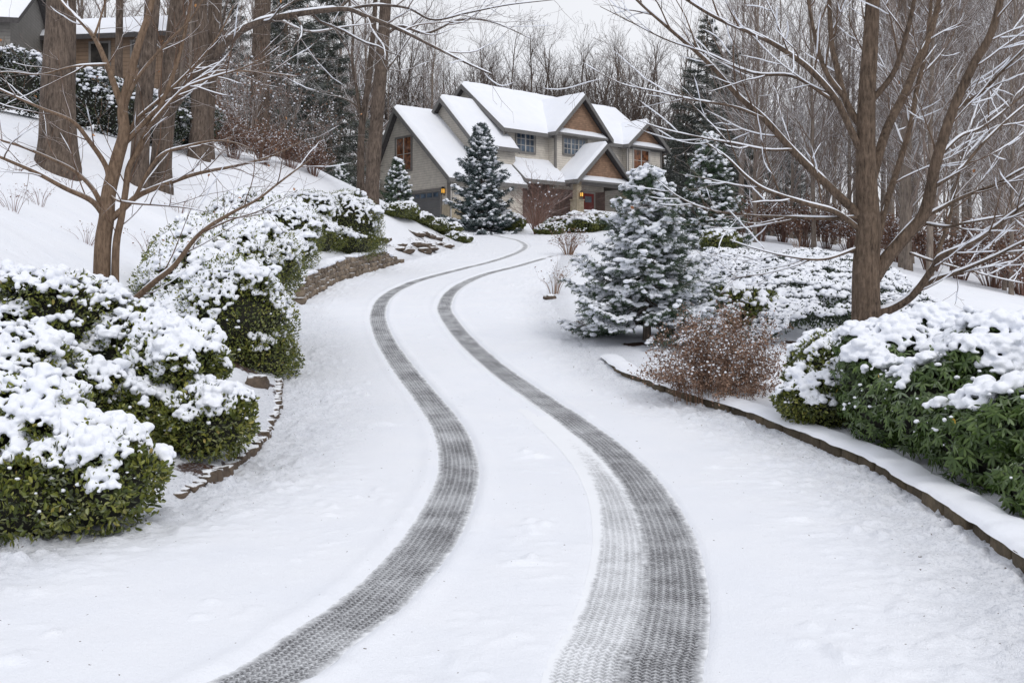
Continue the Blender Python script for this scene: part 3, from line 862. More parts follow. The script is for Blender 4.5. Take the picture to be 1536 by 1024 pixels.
shrub('azalea_shrub', 'tall rear azalea bush topped with snow under the small bare tree', 'shrub',
      [(-4.6, 10, 1.34, .70, .62, .52), (-3.75, 10.0, 1.02, .56, .52, .44), (-5.4, 9.7, 1.3, .7, .6, .55), (-4.3, 8.5, .85, .6, .48, .46), (-4.9, 9.2, .85, .8, .5, .45), (-3.9, 9.0, .62, .5, .5, .4)],
      13, nleaf=56000, snow_thr=.42, puff=(.024, .044), cell=.058, voxel=.0105, dots=900, nsamp=56000, **AZ)
CL = dict(ll=(.035, .06), squash=.85, sub=6, subr=(.14, .26), wob=.09)
shrub('clipped_shrub', 'large rounded evergreen mound with green skirt and dotted snow cap', 'shrub',
      [(-4.2, 15, 1.12, .92, .82, .98), (-5.0, 15.7, 1.62, .92, .88, .9), (-5.1, 17, 2.05, 1.12, 1.02, .85), (-4.55, 17.6, 2.1, .85, .8, .8), (-4.05, 15.0, .62, .84, .72, .62), (-4.9, 15.0, .9, .8, .6, .75)],
      14, nleaf=90000, snow_thr=-.02, puff=(.034, .056), cell=.088, voxel=.0140, patch=.7, pfreq=4.5, dots=900, nsamp=60000, zcut=1.22, zn=.8, **CL)
shrub('clipped_shrub', 'rounded evergreen shrub behind the big mound with snow cover', 'shrub',
      [(-6.2, 26.8, 3.15, 1.1, .95, .95), (-7.2, 27.4, 3.5, 1.15, 1., .9), (-6.15, 26.4, 2.6, 1.0, .75, .7), (-7.2, 26.3, 2.9, 1.1, .9, .8)],
      15, nleaf=50000, snow_thr=-.02, puff=(.04, .066), cell=.112, voxel=.022, patch=.8, pfreq=3.5, dots=300, nsamp=26000, **CL)
shrub('clipped_shrub', 'dark green hedge mound sitting on the stone wall at the bend', 'shrub',
      [(-5.45, 33, 3.75, 1.15, 1.0, 1.1), (-5.5, 32.7, 3.1, 1.1, .9, .7), (-6.6, 32.3, 3.9, 1.2, 1.0, .95), (-6.5, 31.6, 3.2, 1.1, .9, .8), (-5.2, 33.8, 3.2, .9, .9, .7)],
      16, nleaf=50000, snow_thr=.05, puff=(.04, .068), cell=.118, voxel=.024, patch=.8, pfreq=3.5, dots=700, zcut=3.4, zn=.7, nsamp=26000, stems=0, **CL)
# right-hand bed
shrub('boxwood_shrub', 'small-leaved green shrub with snow tufts at the left end of the rhododendrons', 'shrub',
      [(3.66, 11.2, .74, .50, .46, .46), (3.42, 11.0, .40, .42, .4, .36)],
      21, nleaf=34000, ll=(.03, .055), snow_thr=.50, puff=(.024, .048), cell=.06, voxel=.0115, patch=1.6, pfreq=6, dots=900, squash=.75, sub=9)
RH = dict(lw=.32, whorl=6, squash=.72, sub=11, subr=(.2, .38), pfreq=5., patch=1.3, zcut=.80, zn=.55, rel=1.3)
shrub('rhododendron', 'big broad-leaved rhododendron under thick snow at the right edge', 'shrub',
      [(4.45, 9.1, .78, .72, .68, .6), (5.1, 8.2, .78, .8, .72, .6), (3.85, 7.9, .48, .5, .56, .42), (3.85, 8.9, .58, .48, .52, .46), (4.2, 7.5, .6, .58, .5, .46), (3.74, 6.85, .32, .36, .36, .26), (4.2, 6.6, .4, .5, .4, .3)],
      22, 'rholeaf', nleaf=11000, ll=(.058, .10), snow_thr=.34, puff=(.028, .054), cell=.056, voxel=.0115, dots=800, top_lift=.02, nsamp=40000, **RH)
shrub('rhododendron', 'rhododendron with snow pillows directly below the bare maple trunk', 'shrub',
      [(3.95, 10.3, .76, .6, .58, .6), (4.7, 10.6, .76, .8, .7, .6), (5.7, 10.2, .78, .8, .8, .6), (3.75, 9.8, .48, .45, .45, .42)],
      23, 'rholeaf', nleaf=10500, ll=(.048, .085), snow_thr=.32, puff=(.027, .052), cell=.056, voxel=.0115, dots=900, top_lift=.02, nsamp=40000, **RH)
shrub('dark_shrub', 'low dark green shrub tucked against the right side of the near spruce', 'shrub',
      [(4.1, 19.5, h1(4.1, 19.5) + .3, .7, .5, .45), (4.7, 20, h1(4.7, 20) + .28, .7, .6, .42)],
      25, nleaf=9000, ll=(.05, .08), snow_thr=.45, puff=(.05, .09), cell=.15, voxel=.03, patch=1.2, dots=150)

# low evergreen ground cover under snow behind the maple
def groundcover():
    rng = np.random.default_rng(31)
    n = 26000
    Y = rng.uniform(17.5, 31, n); lo = 4.2 + (Y - 18) * .09; X = lo + rng.uniform(0, 1, n) * (8.2 - lo + (Y - 18) * .18)
    hgt = .40 * np.clip(.35 + 1.3 * fbm(np.stack([X * .9, Y * .9, 0 * X], 1), 3, 6), .2, 1.3) * sstep(0, .8, X - lo)
    Z = H0(X, Y) + hgt * rng.uniform(.5, 1.02, n)
    P = np.stack([X, Y, Z], 1)
    D = unit(rng.normal(0, .6, (n, 3)) + np.array([0, -.2, .5])); S = unit(np.cross(D, rng.normal(size=(n, 3))))
    L_ = rng.uniform(.05, .09, n)
    mb = MB(); V, Fa = leaves(P, D, S, L_, L_ * .5, .3); mb.add(V, Fa, 0, np.repeat(rng.uniform(0, 1, n), 6))
    Q = np.stack([X, Y, H0(X, Y) + hgt], 1)
    Q = thin_out(Q[fbm(Q * 3, 2, 8) > .40], .13)[0]
    mb.add(*puffs(Q, rng.uniform(.05, .10, len(Q)), .6, 1, .3, 4), 1)
    mb.build('ground_cover', [M['darkleaf'], M['snow']])
    tag(bpy.data.objects['ground_cover'], 'low evergreen ground cover dusted with snow behind the maple trunk', 'ground cover', None, 'stuff')
groundcover()

# ------------------------------------------------------------------ spruces
def spruce(name, label, cat, loc, Hh, R, seed, mat='needle', nb=150, tw=9, needle=(.05, .011), puff=(.05, .1), voxel=.03, taper=.85, z0=.06, trunkr=.07, snowd=1., dens=1., group=None):
    rng = np.random.default_rng(seed)
    root = thing(name, label, cat, loc, 0, group)
    mb = MB(); pts = np.array([(0, 0, -.1), (.02, .01, Hh * .3), (-.01, .02, Hh * .7), (0, 0, Hh)]); mb.add(*tube(smooth_path(pts, 14), np.linspace(trunkr, .012, 14), 8))
    Pn, Dn, Ps, Rs = [], [], [], []
    for k in range(nb):
        f = (k + rng.uniform(0, 1)) / nb
        hf = z0 + (1 - z0) * (1 - (1 - f) ** 1.15) * .985
        z = hf * Hh
        a = k * 2.39996 + rng.uniform(-.4, .4)
        ln = R * ((1 - hf) / (1 - z0)) ** taper * rng.uniform(.74, 1.06) * (.8 + .2 * math.cos(f * 55)) + .10
        rise = .25 - .55 * (1 - hf)
        rad = np.array([math.cos(a), math.sin(a), 0]); tan = np.array([-math.sin(a), math.cos(a), 0])
        n = 8
        t = np.linspace(0, 1, n)
        B = np.array([0, 0, z]) + rad * (t * ln)[:, None] + np.array([0, 0, 1]) * (ln * (rise * t + .16 * t ** 2.5 - .12 * np.sin(t * 3)))[:, None]
        mb.add(*tube(B, np.linspace(.02 * ln / R + .006, .004, n), 4))
        nt_ = max(4, int(tw * ln / R * 1.2))
        twigs = [(B[2:], 1.)]
        for q in range(nt_):
            tt = .25 + .75 * (q + .5) / nt_
            c = B[0] * 0 + np.array([np.interp(tt, t, B[:, i]) for i in range(3)])
            l2 = ln * .42 * (1.15 - tt) * rng.uniform(.7, 1.2) + .06
            for sg in (-1, 1):
                e = c + (rad * .75 + tan * sg * .8) * l2 + np.array([0, 0, -.18 * l2 + rng.normal(0, .03)])
                twigs.append((np.stack([c, (c + e) / 2 + [0, 0, .02], e]), .8))
        for T, _ in twigs:
            L_ = np.linalg.norm(np.diff(T, axis=0), axis=1).sum()
            m = max(5, int(L_ / .011 * dens * (.05 / needle[0])))
            u = rng.uniform(0, 1, m); tk = np.linspace(0, 1, len(T))
            c = np.stack([np.interp(u, tk, T[:, i]) for i in range(3)], 1)
            ax = unit(T[-1] - T[0])
            Pn.append(c); Dn.append(unit(ax * .7 + rng.normal(0, .55, (m, 3)) - [0, 0, .22]))
            ms = max(1, int(L_ / (puff[0] * 1.9) * snowd + rng.uniform(0, 1)))
            u = np.clip((np.arange(ms) + rng.uniform(.2, .8, ms)) / ms, 0, 1) ** .8
            c = np.stack([np.interp(u, tk, T[:, i]) for i in range(3)], 1)
            keep = rng.uniform(0, 1, ms) < .72
            Ps.append((c + [0, 0, puff[0] * .35])[keep]); Rs.append(rng.uniform(*puff, ms)[keep])
    mb.build('trunk', M['far_trunk'], root)
    Pn = np.concatenate(Pn); Dn = np.concatenate(Dn); m = len(Pn)
    S = unit(np.cross(Dn, rng.normal(size=(m, 3))))
    mb = MB(); V, Fa = blades(Pn, Dn, S, rng.uniform(.7, 1.3, m) * needle[0], needle[1])
    mb.add(V, Fa, 0, np.repeat(np.clip(rng.uniform(0, 1, m) * .6 + .6 * fbm(Pn * 4, 2, 3) - .1, 0, 1), 4)); mb.build('needles', M[mat], root)
    Ps = np.concatenate(Ps); Rs = np.concatenate(Rs)
    keep = fbm(Ps * 5.5, 2, seed) > .47
    Ps, Rs = Ps[keep], Rs[keep]
    Ps, Rs = thin_out(Ps, puff[0] * .9, Rs)
    mb = MB(); mb.add(*puffs(Ps, Rs, .62, 2 if voxel else 1, .35, seed))
    if voxel: remeshed(mb, 'snow', M['snow'], root, voxel, 1)
    else: mb.build('snow', M['snow'], root)
    return root

Y = 18.6; x = at(970, Y); sp1 = spruce('spruce_tree', 'broad snow-dusted spruce nearest the driveway with its trunk foot showing', 'tree', (x, Y, h1(x, Y) - .02), 3.24, 1.88, 41, nb=195, tw=11, needle=(.06, .0095), puff=(.032, .064), voxel=.015, taper=.88, z0=.13, trunkr=.085, snowd=1.15, dens=2.9)
Y = 37; x = at(1064, Y); spruce('spruce_tree', 'slender snowy spruce standing right behind the broad one before the wood', 'tree', (x, Y, h1(x, Y)), 4.3, 2.1, 42, nb=170, tw=9, needle=(.08, .02), puff=(.055, .095), voxel=.032, taper=.8, z0=.03, snowd=.62, dens=2.2)
Y = 56; x = at(722, Y); spruce('blue_spruce', 'tall blue spruce with snowy boughs in front of the house garage', 'tree', (x, Y, h1(x, Y)), 6.0, 2.45, 43, 'blueneedle', nb=200, tw=10, needle=(.12, .03), puff=(.07, .12), voxel=.045, taper=.74, z0=.02, trunkr=.1, snowd=.62, dens=2.6)
Y = 50; x = at(596, Y); s4 = spruce('small_spruce', 'short snow-covered conifer right of the forked bank tree near the garage', 'tree', (x, Y, h1(x, Y) - .2), 2.7, 1.2, 44, nb=110, tw=7, needle=(.1, .03), puff=(.06, .10), voxel=.035, z0=.0, snowd=.55, dens=2.0)
Y = 54; x = at(511, Y); dup(s4, (x, Y, h1(x, Y) - .3), 2.0, .85, 'squat snow-covered conifer left of the forked bank tree on the crest')

# ------------------------------------------------------------------ bare trees
def path_tree(limbs, prm, rng, twig_r=.004):
    """limbs: list of (pts, r0, r1). Adds procedural side branches. returns list of (pts, radii, level)"""
    out = [(p, r, 0) for p, r in limbs]
    def side(p, r, lvl):
        if lvl >= len(prm): return
        c = prm[lvl]
        seg = np.linalg.norm(np.diff(p, axis=0), axis=1); L_ = seg.sum(); cum = np.r_[0, np.cumsum(seg)] / max(L_, 1e-6)
        n = int(L_ * c['per_m'] + rng.uniform(0, 1))
        for q in range(n):
            f = c['start'] + (1 - c['start']) * (q + rng.uniform(0, 1)) / max(n, 1)
            k = min(np.searchsorted(cum, f), len(p) - 1); b = p[k]; d0 = unit(p[k] - p[k - 1]) if k else unit(p[1] - p[0])
            rad = unit(np.cross(d0, rng.normal(size=3)))
            ang = math.radians(rng.uniform(*c['ang']))
            d = unit(d0 * math.cos(ang) + rad * math.sin(ang) + np.array([0, 0, c['up']]))
            ln = c['len'] * rng.uniform(.5, 1.2) * (1.15 - f * .55)
            if c.get('prop'): ln = min(ln, L_ * .6)
            m = c['seg']; pts = [b]; dd = d
            for s_ in range(m):
                dd = unit(dd + rng.normal(0, c['wob'], 3) + np.array([0, 0, c['trop']]))
                pts.append(pts[-1] + dd * ln / m)
            pts = np.array(pts); r0 = min(r[k] * .6, c['r']); rr = np.linspace(r0, max(r0 * .25, twig_r * .7), m + 1)
            out.append((pts, rr, lvl + 1)); side(pts, rr, lvl + 1)
    for p, r in limbs: side(p, r, 0)
    return out

def snow_on(polys, rng, minr=.004, th=.006, k=.62, gap=.36):
    mb = MB()
    for p, r, l in polys:
        d = unit(np.gradient(p, axis=0)); hz = np.sqrt(np.clip(1 - d[:, 2] ** 2, 0, 1))
        if r.max() < minr or len(p) < 3: continue
        w = sstep(.30, .75, hz) * np.clip(3.5 * (vnoise(p * np.array([2.2, 2.2, 2.2]) + 50, 3) - gap + .12), 0, 1)
        rs = (k * r + th) * w
        if rs.max() < .003: continue
        c = p + np.array([0, 0, 1]) * (r * .62 + rs * .25)[:, None]
        rs = np.maximum(rs, .0005); rs[0] *= .3; rs[-1] *= .3
        V, Fa = tube(c, rs, 5); mb.add(V, Fa)
    return mb

def limb2d(px, Y0, r0, r1, rng, dy=0., n=None, jit=.0):
    q = np.array(px, float); m = len(q); Yv = Y0 + dy * np.linspace(0, 1, m) ** 1.3
    p = np.stack([(q[:, 0] - CX) / F * Yv, Yv, CAMZ + (HY - q[:, 1]) / F * Yv], 1)
    n = n or m * 5
    p = smooth_path(p, n)
    return p, np.linspace(r0 ** .8, r1 ** .8, n) ** 1.25

# the maple on the right
def maple():
    rng = np.random.default_rng(51)
    Y0 = 15.6; x0 = at(1300, Y0); zb = h1(x0, Y0)
    root = thing('maple_tree', 'large many-stemmed bare maple on the right with snow along its branches', 'tree', (x0, Y0, zb))
    org = np.array([x0, Y0, zb])
    L_ = []
    trunk, tr = limb2d([(1298, 545), (1299, 480), (1299, 400), (1303, 340), (1299, 260), (1300, 150), (1306, 60), (1312, -60), (1318, -200)], Y0, .235, .10, rng)
    tr = np.interp(np.linspace(0, 1, len(trunk)), [0, .08, .2, .42, 1], [.30, .225, .205, .15, .07])
    def add(px, r0, r1, dy): L_.append(limb2d(px, Y0, r0 * .84, r1 * .8, rng, dy))
    add([(1306, 425), (1330, 388), (1357, 356), (1385, 323), (1397, 281), (1404, 244), (1430, 164), (1462, 94), (1488, 47), (1510, -40), (1530, -130)], .135, .045, -1.2)
    add([(1312, 470), (1340, 462), (1371, 441), (1399, 403), (1413, 384), (1465, 361), (1516, 323), (1560, 290)], .085, .02, -1.6)
    add([(1371, 441), (1400, 420), (1437, 408), (1493, 384), (1540, 361), (1590, 350)], .05, .014, -1.0)
    add([(1399, 403), (1410, 370), (1424, 330), (1432, 290), (1445, 240), (1470, 180)], .045, .012, 1.2)
    add([(1290, 345), (1254, 319), (1207, 305), (1151, 286), (1122, 267), (1090, 236), (1060, 215)], .06, .01, -1.2)
    add([(1288, 322), (1230, 267), (1188, 225), (1146, 178), (1108, 145), (1062, 94), (1000, 40), (955, 0), (910, -50)], .085, .018, 1.0)
    add([(1290, 326), (1240, 328), (1188, 326), (1122, 323), (1062, 314), (1019, 296), (985, 270)], .042, .008, -.4)
    add([(1288, 372), (1235, 389), (1179, 384), (1130, 372), (1095, 360)], .032, .006, -1.5)
    add([(1300, 245), (1277, 197), (1254, 150), (1220, 110), (1188, 84), (1141, 56), (1080, 30), (1030, 0), (960, -50)], .07, .016, -1.4)
    add([(1303, 290), (1316, 240), (1332, 190), (1357, 141), (1378, 90), (1395, 50), (1420, -40), (1440, -140)], .10, .04, 1.4)
    add([(1298, 200), (1270, 155), (1255, 100), (1247, 60), (1243, -10), (1236, -120)], .07, .03, 1.0)
    add([(1265, 145), (1240, 110), (1226, 70), (1212, 0), (1200, -80)], .05, .02, -.6)
    add([(1312, 380), (1322, 335), (1330, 303), (1348, 248), (1366, 187), (1376, 131), (1392, 60), (1400, -60)], .075, .03, 1.7)
    add([(1388, 325), (1446, 295), (1493, 277), (1536, 253), (1600, 225)], .042, .014, -.9)
    add([(1398, 283), (1441, 253), (1483, 206), (1536, 159), (1590, 120)], .04, .014, .5)
    add([(1406, 238), (1440, 205), (1475, 190), (1536, 142), (1590, 100)], .035, .012, 1.3)
    add([(1385, 335), (1420, 340), (1446, 335), (1536, 319), (1600, 310)], .03, .01, -1.5)
    add([(1365, 380), (1400, 392), (1450, 405), (1500, 418), (1536, 425)], .026, .008, 1.0)
    add([(1146, 178), (1100, 160), (1040, 150), (985, 138), (930, 125), (875, 95)], .03, .006, .5)
    add([(1188, 225), (1150, 225), (1100, 215), (1060, 208), (1000, 195), (955, 180)], .028, .006, -.6)
    add([(1300, 160), (1340, 110), (1360, 50), (1375, -20), (1390, -120)], .06, .025, -.8)
    add([(1430, 164), (1470, 140), (1510, 100), (1560, 50)], .04, .012, -1.2)
    add([(1248, 150), (1190, 115), (1130, 110), (1060, 80), (1000, 60), (940, 30), (900, 10)], .035, .007, 1.0)
    prm = [dict(per_m=2.1, start=.2, ang=(24, 52), up=.08, len=1.45, seg=9, wob=.075, trop=.035, r=.015),
           dict(per_m=3.4, start=.15, ang=(24, 52), up=.05, len=.7, seg=6, wob=.09, trop=.02, r=.007),
           dict(per_m=3.2, start=.2, ang=(24, 52), up=.04, len=.34, seg=4, wob=.1, trop=.02, r=.0042)]
    pol = path_tree(L_, prm, rng, .0035)
    top = path_tree([(trunk[len(trunk) // 2:], tr[len(trunk) // 2:])], [dict(prm[0], per_m=2.5, start=.0)] + prm[1:], rng, .0035)[1:]
    mb = MB(); mb.add(*tube(trunk - org, tr, 18))
    mb.build('trunk', M['maple'], root)
    mb = MB()
    for p, r, l in pol + top: mb.add(*tube(p - org, r, 12 if r[0] > .06 else 8 if r[0] > .03 else (5 if l < 2 else 4 if l < 3 else 3)), 0 if r[0] > .018 else 1)
    mb.build('branches', [M['maple'], M['maple_twig']], root)
    sp = [(p - org, r, l) for p, r, l in pol + top if l < 3]
    snow_on(sp, rng, .004, .0085, .6, .30).build('snow', M['snow'], root)
    # a few leaves that never fell
    mb = MB()
    idx = rng.choice(len(pol), 9)
    P = np.array([pol[i][0][-1] for i in idx]) - org
    D = unit(rng.normal(size=P.shape) - [0, 0, 1]); S = unit(np.cross(D, rng.normal(size=P.shape)))
    V, Fa = leaves(P, D, S, .07, .05, .3); mb.add(V, Fa, 0, np.repeat(rng.uniform(0, 1, len(P)), 6))
    mb.build('leaves', M['orangeleaf'], root)
maple()

def dogwood():
    rng = np.random.default_rng(52)
    Y0 = 11.0; x0 = at(152, Y0); zb = h1(x0, Y0)
    root = thing('dogwood_tree', 'small bare spreading tree rising behind the rear azalea on the left', 'tree', (x0, Y0, zb))
    org = np.array([x0, Y0, zb])
    trunk, tr = limb2d([(150, 560), (152, 470), (154, 371), (160, 327), (163, 290), (176, 238), (186, 200), (184, 163), (193, 123), (208, 67), (223, 22), (232, -20), (240, -80)], Y0, .1, .03, rng)
    tr = np.interp(np.linspace(0, 1, len(trunk)), [0, .3, .5, .65, 1], [.105, .088, .07, .052, .02])
    L_ = []
    def add(px, r0, r1, dy, Ys=Y0): L_.append(limb2d(px, Ys, r0, r1, rng, dy))
    add([(182, 158), (160, 97), (141, 56), (115, 26), (96, 7), (70, -30)], .04, .01, .6)
    add([(163, 285), (160, 252), (134, 212), (108, 182), (63, 163), (22, 145), (-30, 120)], .035, .008, -.6)
    add([(157, 325), (137, 301), (97, 282), (56, 260), (22, 245), (-10, 232), (-60, 215)], .035, .01, -1.0)
    add([(155, 318), (141, 286), (111, 256), (67, 234), (30, 219), (0, 210), (-50, 190)], .03, .008, .7)
    add([(165, 330), (186, 312), (208, 293), (252, 275), (297, 260), (353, 249), (408, 234), (453, 212)], .038, .006, .4)
    add([(200, 300), (237, 237), (282, 219), (323, 211), (356, 215), (380, 225)], .022, .005, -.7)
    add([(178, 225), (208, 193), (237, 163), (267, 145), (293, 122), (327, 108), (390, 108), (445, 115)], .032, .005, .8)
    add([(226, 186), (260, 148), (282, 130), (323, 115), (356, 105), (393, 89), (420, 70)], .02, .005, -.9)
    add([(172, 470), (174, 371), (182, 327), (189, 282), (193, 252), (208, 223), (226, 186), (245, 150), (262, 105), (275, 60), (285, 10), (292, -40)], .05, .014, .3)
    add([(176, 238), (186, 215), (205, 180), (250, 140), (300, 90), (330, 50), (350, 10)], .025, .006, .6)
    add([(184, 170), (205, 120), (245, 70), (285, 30), (310, -10)], .024, .007, -.8)
    add([(160, 97), (110, 100), (60, 112), (10, 108), (-40, 115)], .016, .005, -.5)
    add([(141, 56), (150, 30), (158, 0), (165, -40)], .016, .006, .4)
    add([(163, 290), (175, 300), (200, 305), (240, 308), (280, 312), (310, 318)], .016, .004, -.9)
    add([(172, 500), (190, 462), (205, 446), (235, 420), (262, 398), (300, 350), (350, 318), (385, 300), (415, 277), (440, 258), (470, 236)], .042, .006, -.3, 11.0)
    add([(300, 350), (345, 330), (385, 318), (420, 300), (446, 285)], .014, .004, .5)
    prm = [dict(per_m=3.6, start=.15, ang=(24, 55), up=.10, len=.95, seg=7, wob=.10, trop=.03, r=.008),
           dict(per_m=4.6, start=.12, ang=(25, 60), up=.06, len=.5, seg=5, wob=.12, trop=.02, r=.0045),
           dict(per_m=2.2, start=.2, ang=(25, 60), up=.05, len=.2, seg=3, wob=.15, trop=.02, r=.003)]
    pol = path_tree(L_, prm, rng, .0026)
    mb = MB(); mb.add(*tube(trunk - org, tr, 12)); mb.build('trunk', M['dog'], root)
    mb = MB()
    for p, r, l in pol: mb.add(*tube(p - org, r, 8 if r[0] > .02 else 4 if l < 3 else 3), 0 if r[0] > .014 else 1)
    mb.build('branches', [M['dog'], M['dog_twig']], root)
    snow_on([(p - org, r, l) for p, r, l in pol if l < 2], rng, .003, .005, .5, .42).build('snow', M['snow'], root)
    mb = MB(); idx = rng.choice(len(pol), 42); P = np.array([pol[i][0][-1] for i in idx]) - org
    D = unit(rng.normal(size=P.shape) - [0, 0, .8]); S = unit(np.cross(D, rng.normal(size=P.shape)))
    V, Fa = leaves(P, D, S, .04, .028, .3); mb.add(V, Fa, 0, np.repeat(rng.uniform(0, 1, len(P)), 6)); mb.build('leaves', M['orangeleaf'], root)
dogwood()

def big_tree(name, label, pts, Y0, w, seed, extra=(), crown=True, mat='oak', group=None, snow=False, dens=1.):
    """hillside tree: pts trunk pixels, w (r_base, r_top)"""
    rng = np.random.default_rng(seed)
    x0 = at(pts[0][0], Y0); zb = h1(x0, Y0)
    root = thing(name, label, 'tree', (x0, Y0, zb - .05), 0, group); org = np.array([x0, Y0, zb - .05])
    trunk, tr = limb2d(pts, Y0, *w, rng, 0, 24)
    trunk = np.vstack([trunk[0] - [0, 0, 1.2], trunk]); trunk[1, 2] = zb
    tt = np.r_[-.03, np.linspace(0, 1, 24)]; tr = w[0] + (w[1] - w[0]) * tt + w[0] * .26 * np.exp(-np.maximum(tt, 0) / .03)
    V, Fa = tube(trunk - org, tr, 20)
    V = V + unit(V - np.repeat(trunk - org, 20, 0)) * (w[0] * .22 * (fbm(V * np.array([3.5, 3.5, .5]), 3, seed) - .5))[:, None]
    mb = MB(); mb.add(V, Fa); mb.build('trunk', M[mat], root)
    L_ = [limb2d(px, Y0, r0, r1, rng, dy) for px, r0, r1, dy in extra]
    if crown:
        p0 = trunk[-1]
        # crown above: a continuing leader
        lead = np.array([p0 + np.array([rng.normal(0, .1) * i, rng.normal(0, .1) * i, i * 1.0]) for i in range(7)]); L_.append((smooth_path(lead, 20), np.linspace(w[1], .06, 20)))
    prm = [dict(per_m=1.5 * dens, start=.12, ang=(35, 70), up=.15, len=3.0, seg=8, wob=.12, trop=.03, r=.05),
           dict(per_m=2.2, start=.15, ang=(25, 60), up=.05, len=1.2, seg=5, wob=.15, trop=.02, r=.016),
           dict(per_m=2.4, start=.1, ang=(25, 60), up=.05, len=.6, seg=3, wob=.18, trop=.02, r=.008)]
    pol = path_tree(L_, prm, rng, .006)
    mb = MB()
    for p, r, l in pol: mb.add(*tube(p - org, r, 9 if r[0] > .05 else 4 if l < 2 else 3), 0 if r[0] > .04 else 1)
    mb.build('branches', [M[mat], M['far_twig']], root)
    if snow: snow_on([(p - org, r, l) for p, r, l in pol if l < 2], rng, .01, .012, .6).build('snow', M['snow'], root)
    return root

big_tree('oak_tree', 'thickest furrowed oak trunk at the far left of the hillside', [(86, 240), (87, 150), (90, 60), (92, 0), (94, -120)], 25, (.46, .30), 61)
big_tree('oak_tree', 'leaning oak whose long snowy limb arches over toward the drive', [(240, 268), (247, 190), (258, 90), (268, 0), (282, -120)], 29, (.30, .2), 62,
         [([(256, 165), (275, 138), (293, 115), (319, 89), (341, 63), (371, 41), (416, 27), (470, 18), (520, 14), (548, 24), (600, 45), (650, 70), (700, 95), (738, 112)], .15, .02, -2.0),
          ([(520, 14), (560, 8), (610, 12), (650, 30), (700, 20), (760, 8), (830, 0)], .05, .012, -.5),
          ([(416, 27), (440, 40), (470, 48), (520, 40), (560, 36)], .035, .012, .8)], snow=True, dens=.8)
big_tree('oak_tree', 'oak trunk immediately left of the leaning limb oak', [(208, 262), (213, 180), (222, 90), (229, 0), (236, -120)], 28, (.25, .18), 63)
big_tree('oak_tree', 'forked pair oak, left stem, farther up the hillside', [(298, 222), (299, 150), (300, 70), (300, 0), (300, -90)], 37, (.34, .24), 64)
big_tree('oak_tree', 'forked pair oak, right stem, leaning outward up the hillside', [(308, 222), (313, 150), (318, 70), (322, 0), (328, -90)], 38, (.28, .18), 65)
big_tree('oak_tree', 'straight oak trunk between the forked pair and the dark pines', [(388, 240), (390, 150), (392, 60), (394, 0), (396, -60)], 46, (.5, .34), 66)
big_tree('bank_tree', 'tall tree standing on the bank crest left of the house garage', [(556, 312), (560, 250), (566, 170), (573, 90), (578, 20), (582, -80)], 40, (.31, .2), 67,
         [([(570, 60), (600, 40), (640, 50), (690, 30), (740, 34), (800, 60)], .07, .012, -2), ([(574, 70), (555, 30), (530, 0), (500, -40)], .08, .03, 1),
          ([(570, 120), (590, 92), (612, 60), (640, 20)], .05, .02, 1)], snow=True, dens=.7)
big_tree('bank_tree', 'thinner companion tree just left of the bank crest tree', [(541, 290), (541, 230), (544, 180), (552, 130), (556, 90), (562, 20)], 42, (.17, .10), 68, [([(543, 190), (536, 140), (528, 90), (530, 40), (520, -20)], .08, .03, .6)], dens=.7)
big_tree('hill_tree', 'slim dark trunk close before the neighbouring house', [(178, 150), (178, 90), (179, 40), (180, -40)], 40, (.16, .12), 69, dens=.8)

# generic woodland trees: prototypes, then copies
def wood_tree(name, label, Hh, r, seed, bare=.35, spread=1., n1=16, group=None, mats=('far_trunk', 'far_twig'), tw=.010):
    rng = np.random.default_rng(seed)
    root = thing(name, label, 'tree', (0, 0, 0), 0, group)
    z = np.linspace(-.3, Hh, 16); wob = np.cumsum(rng.normal(0, .09, (16, 2)), 0) * (Hh / 16)
    trunk = np.stack([wob[:, 0] * np.linspace(0, 1, 16), wob[:, 1] * np.linspace(0, 1, 16), z], 1); tr = np.linspace(r, .02, 16) + r * .4 * np.exp(-np.linspace(0, 1, 16) / .03)
    V, Fa = tube(trunk, tr, 9); mb = MB(); mb.add(V, Fa); mb.build('trunk', M[mats[0]], root)
    per = n1 / Hh
    prm = [dict(per_m=per, start=bare, ang=(26, 58), up=.25, len=Hh * .25 * spread, seg=8, wob=.09, trop=.07, r=r * .4),
           dict(per_m=2.3, start=.12, ang=(22, 50), up=.12, len=1.8 * spread, seg=5, wob=.11, trop=.05, r=.026),
           dict(per_m=2.6, start=.1, ang=(20, 50), up=.08, len=1.0, seg=3, wob=.13, trop=.03, r=.013)]
    pol = path_tree([(trunk, tr)], prm, rng, tw)[1:]
    mb = MB()
    for p, rr, l in pol: mb.add(*tube(p, rr, 5 if l < 2 else 3))
    mb.build('branches', M[mats[1]], root)
    return root

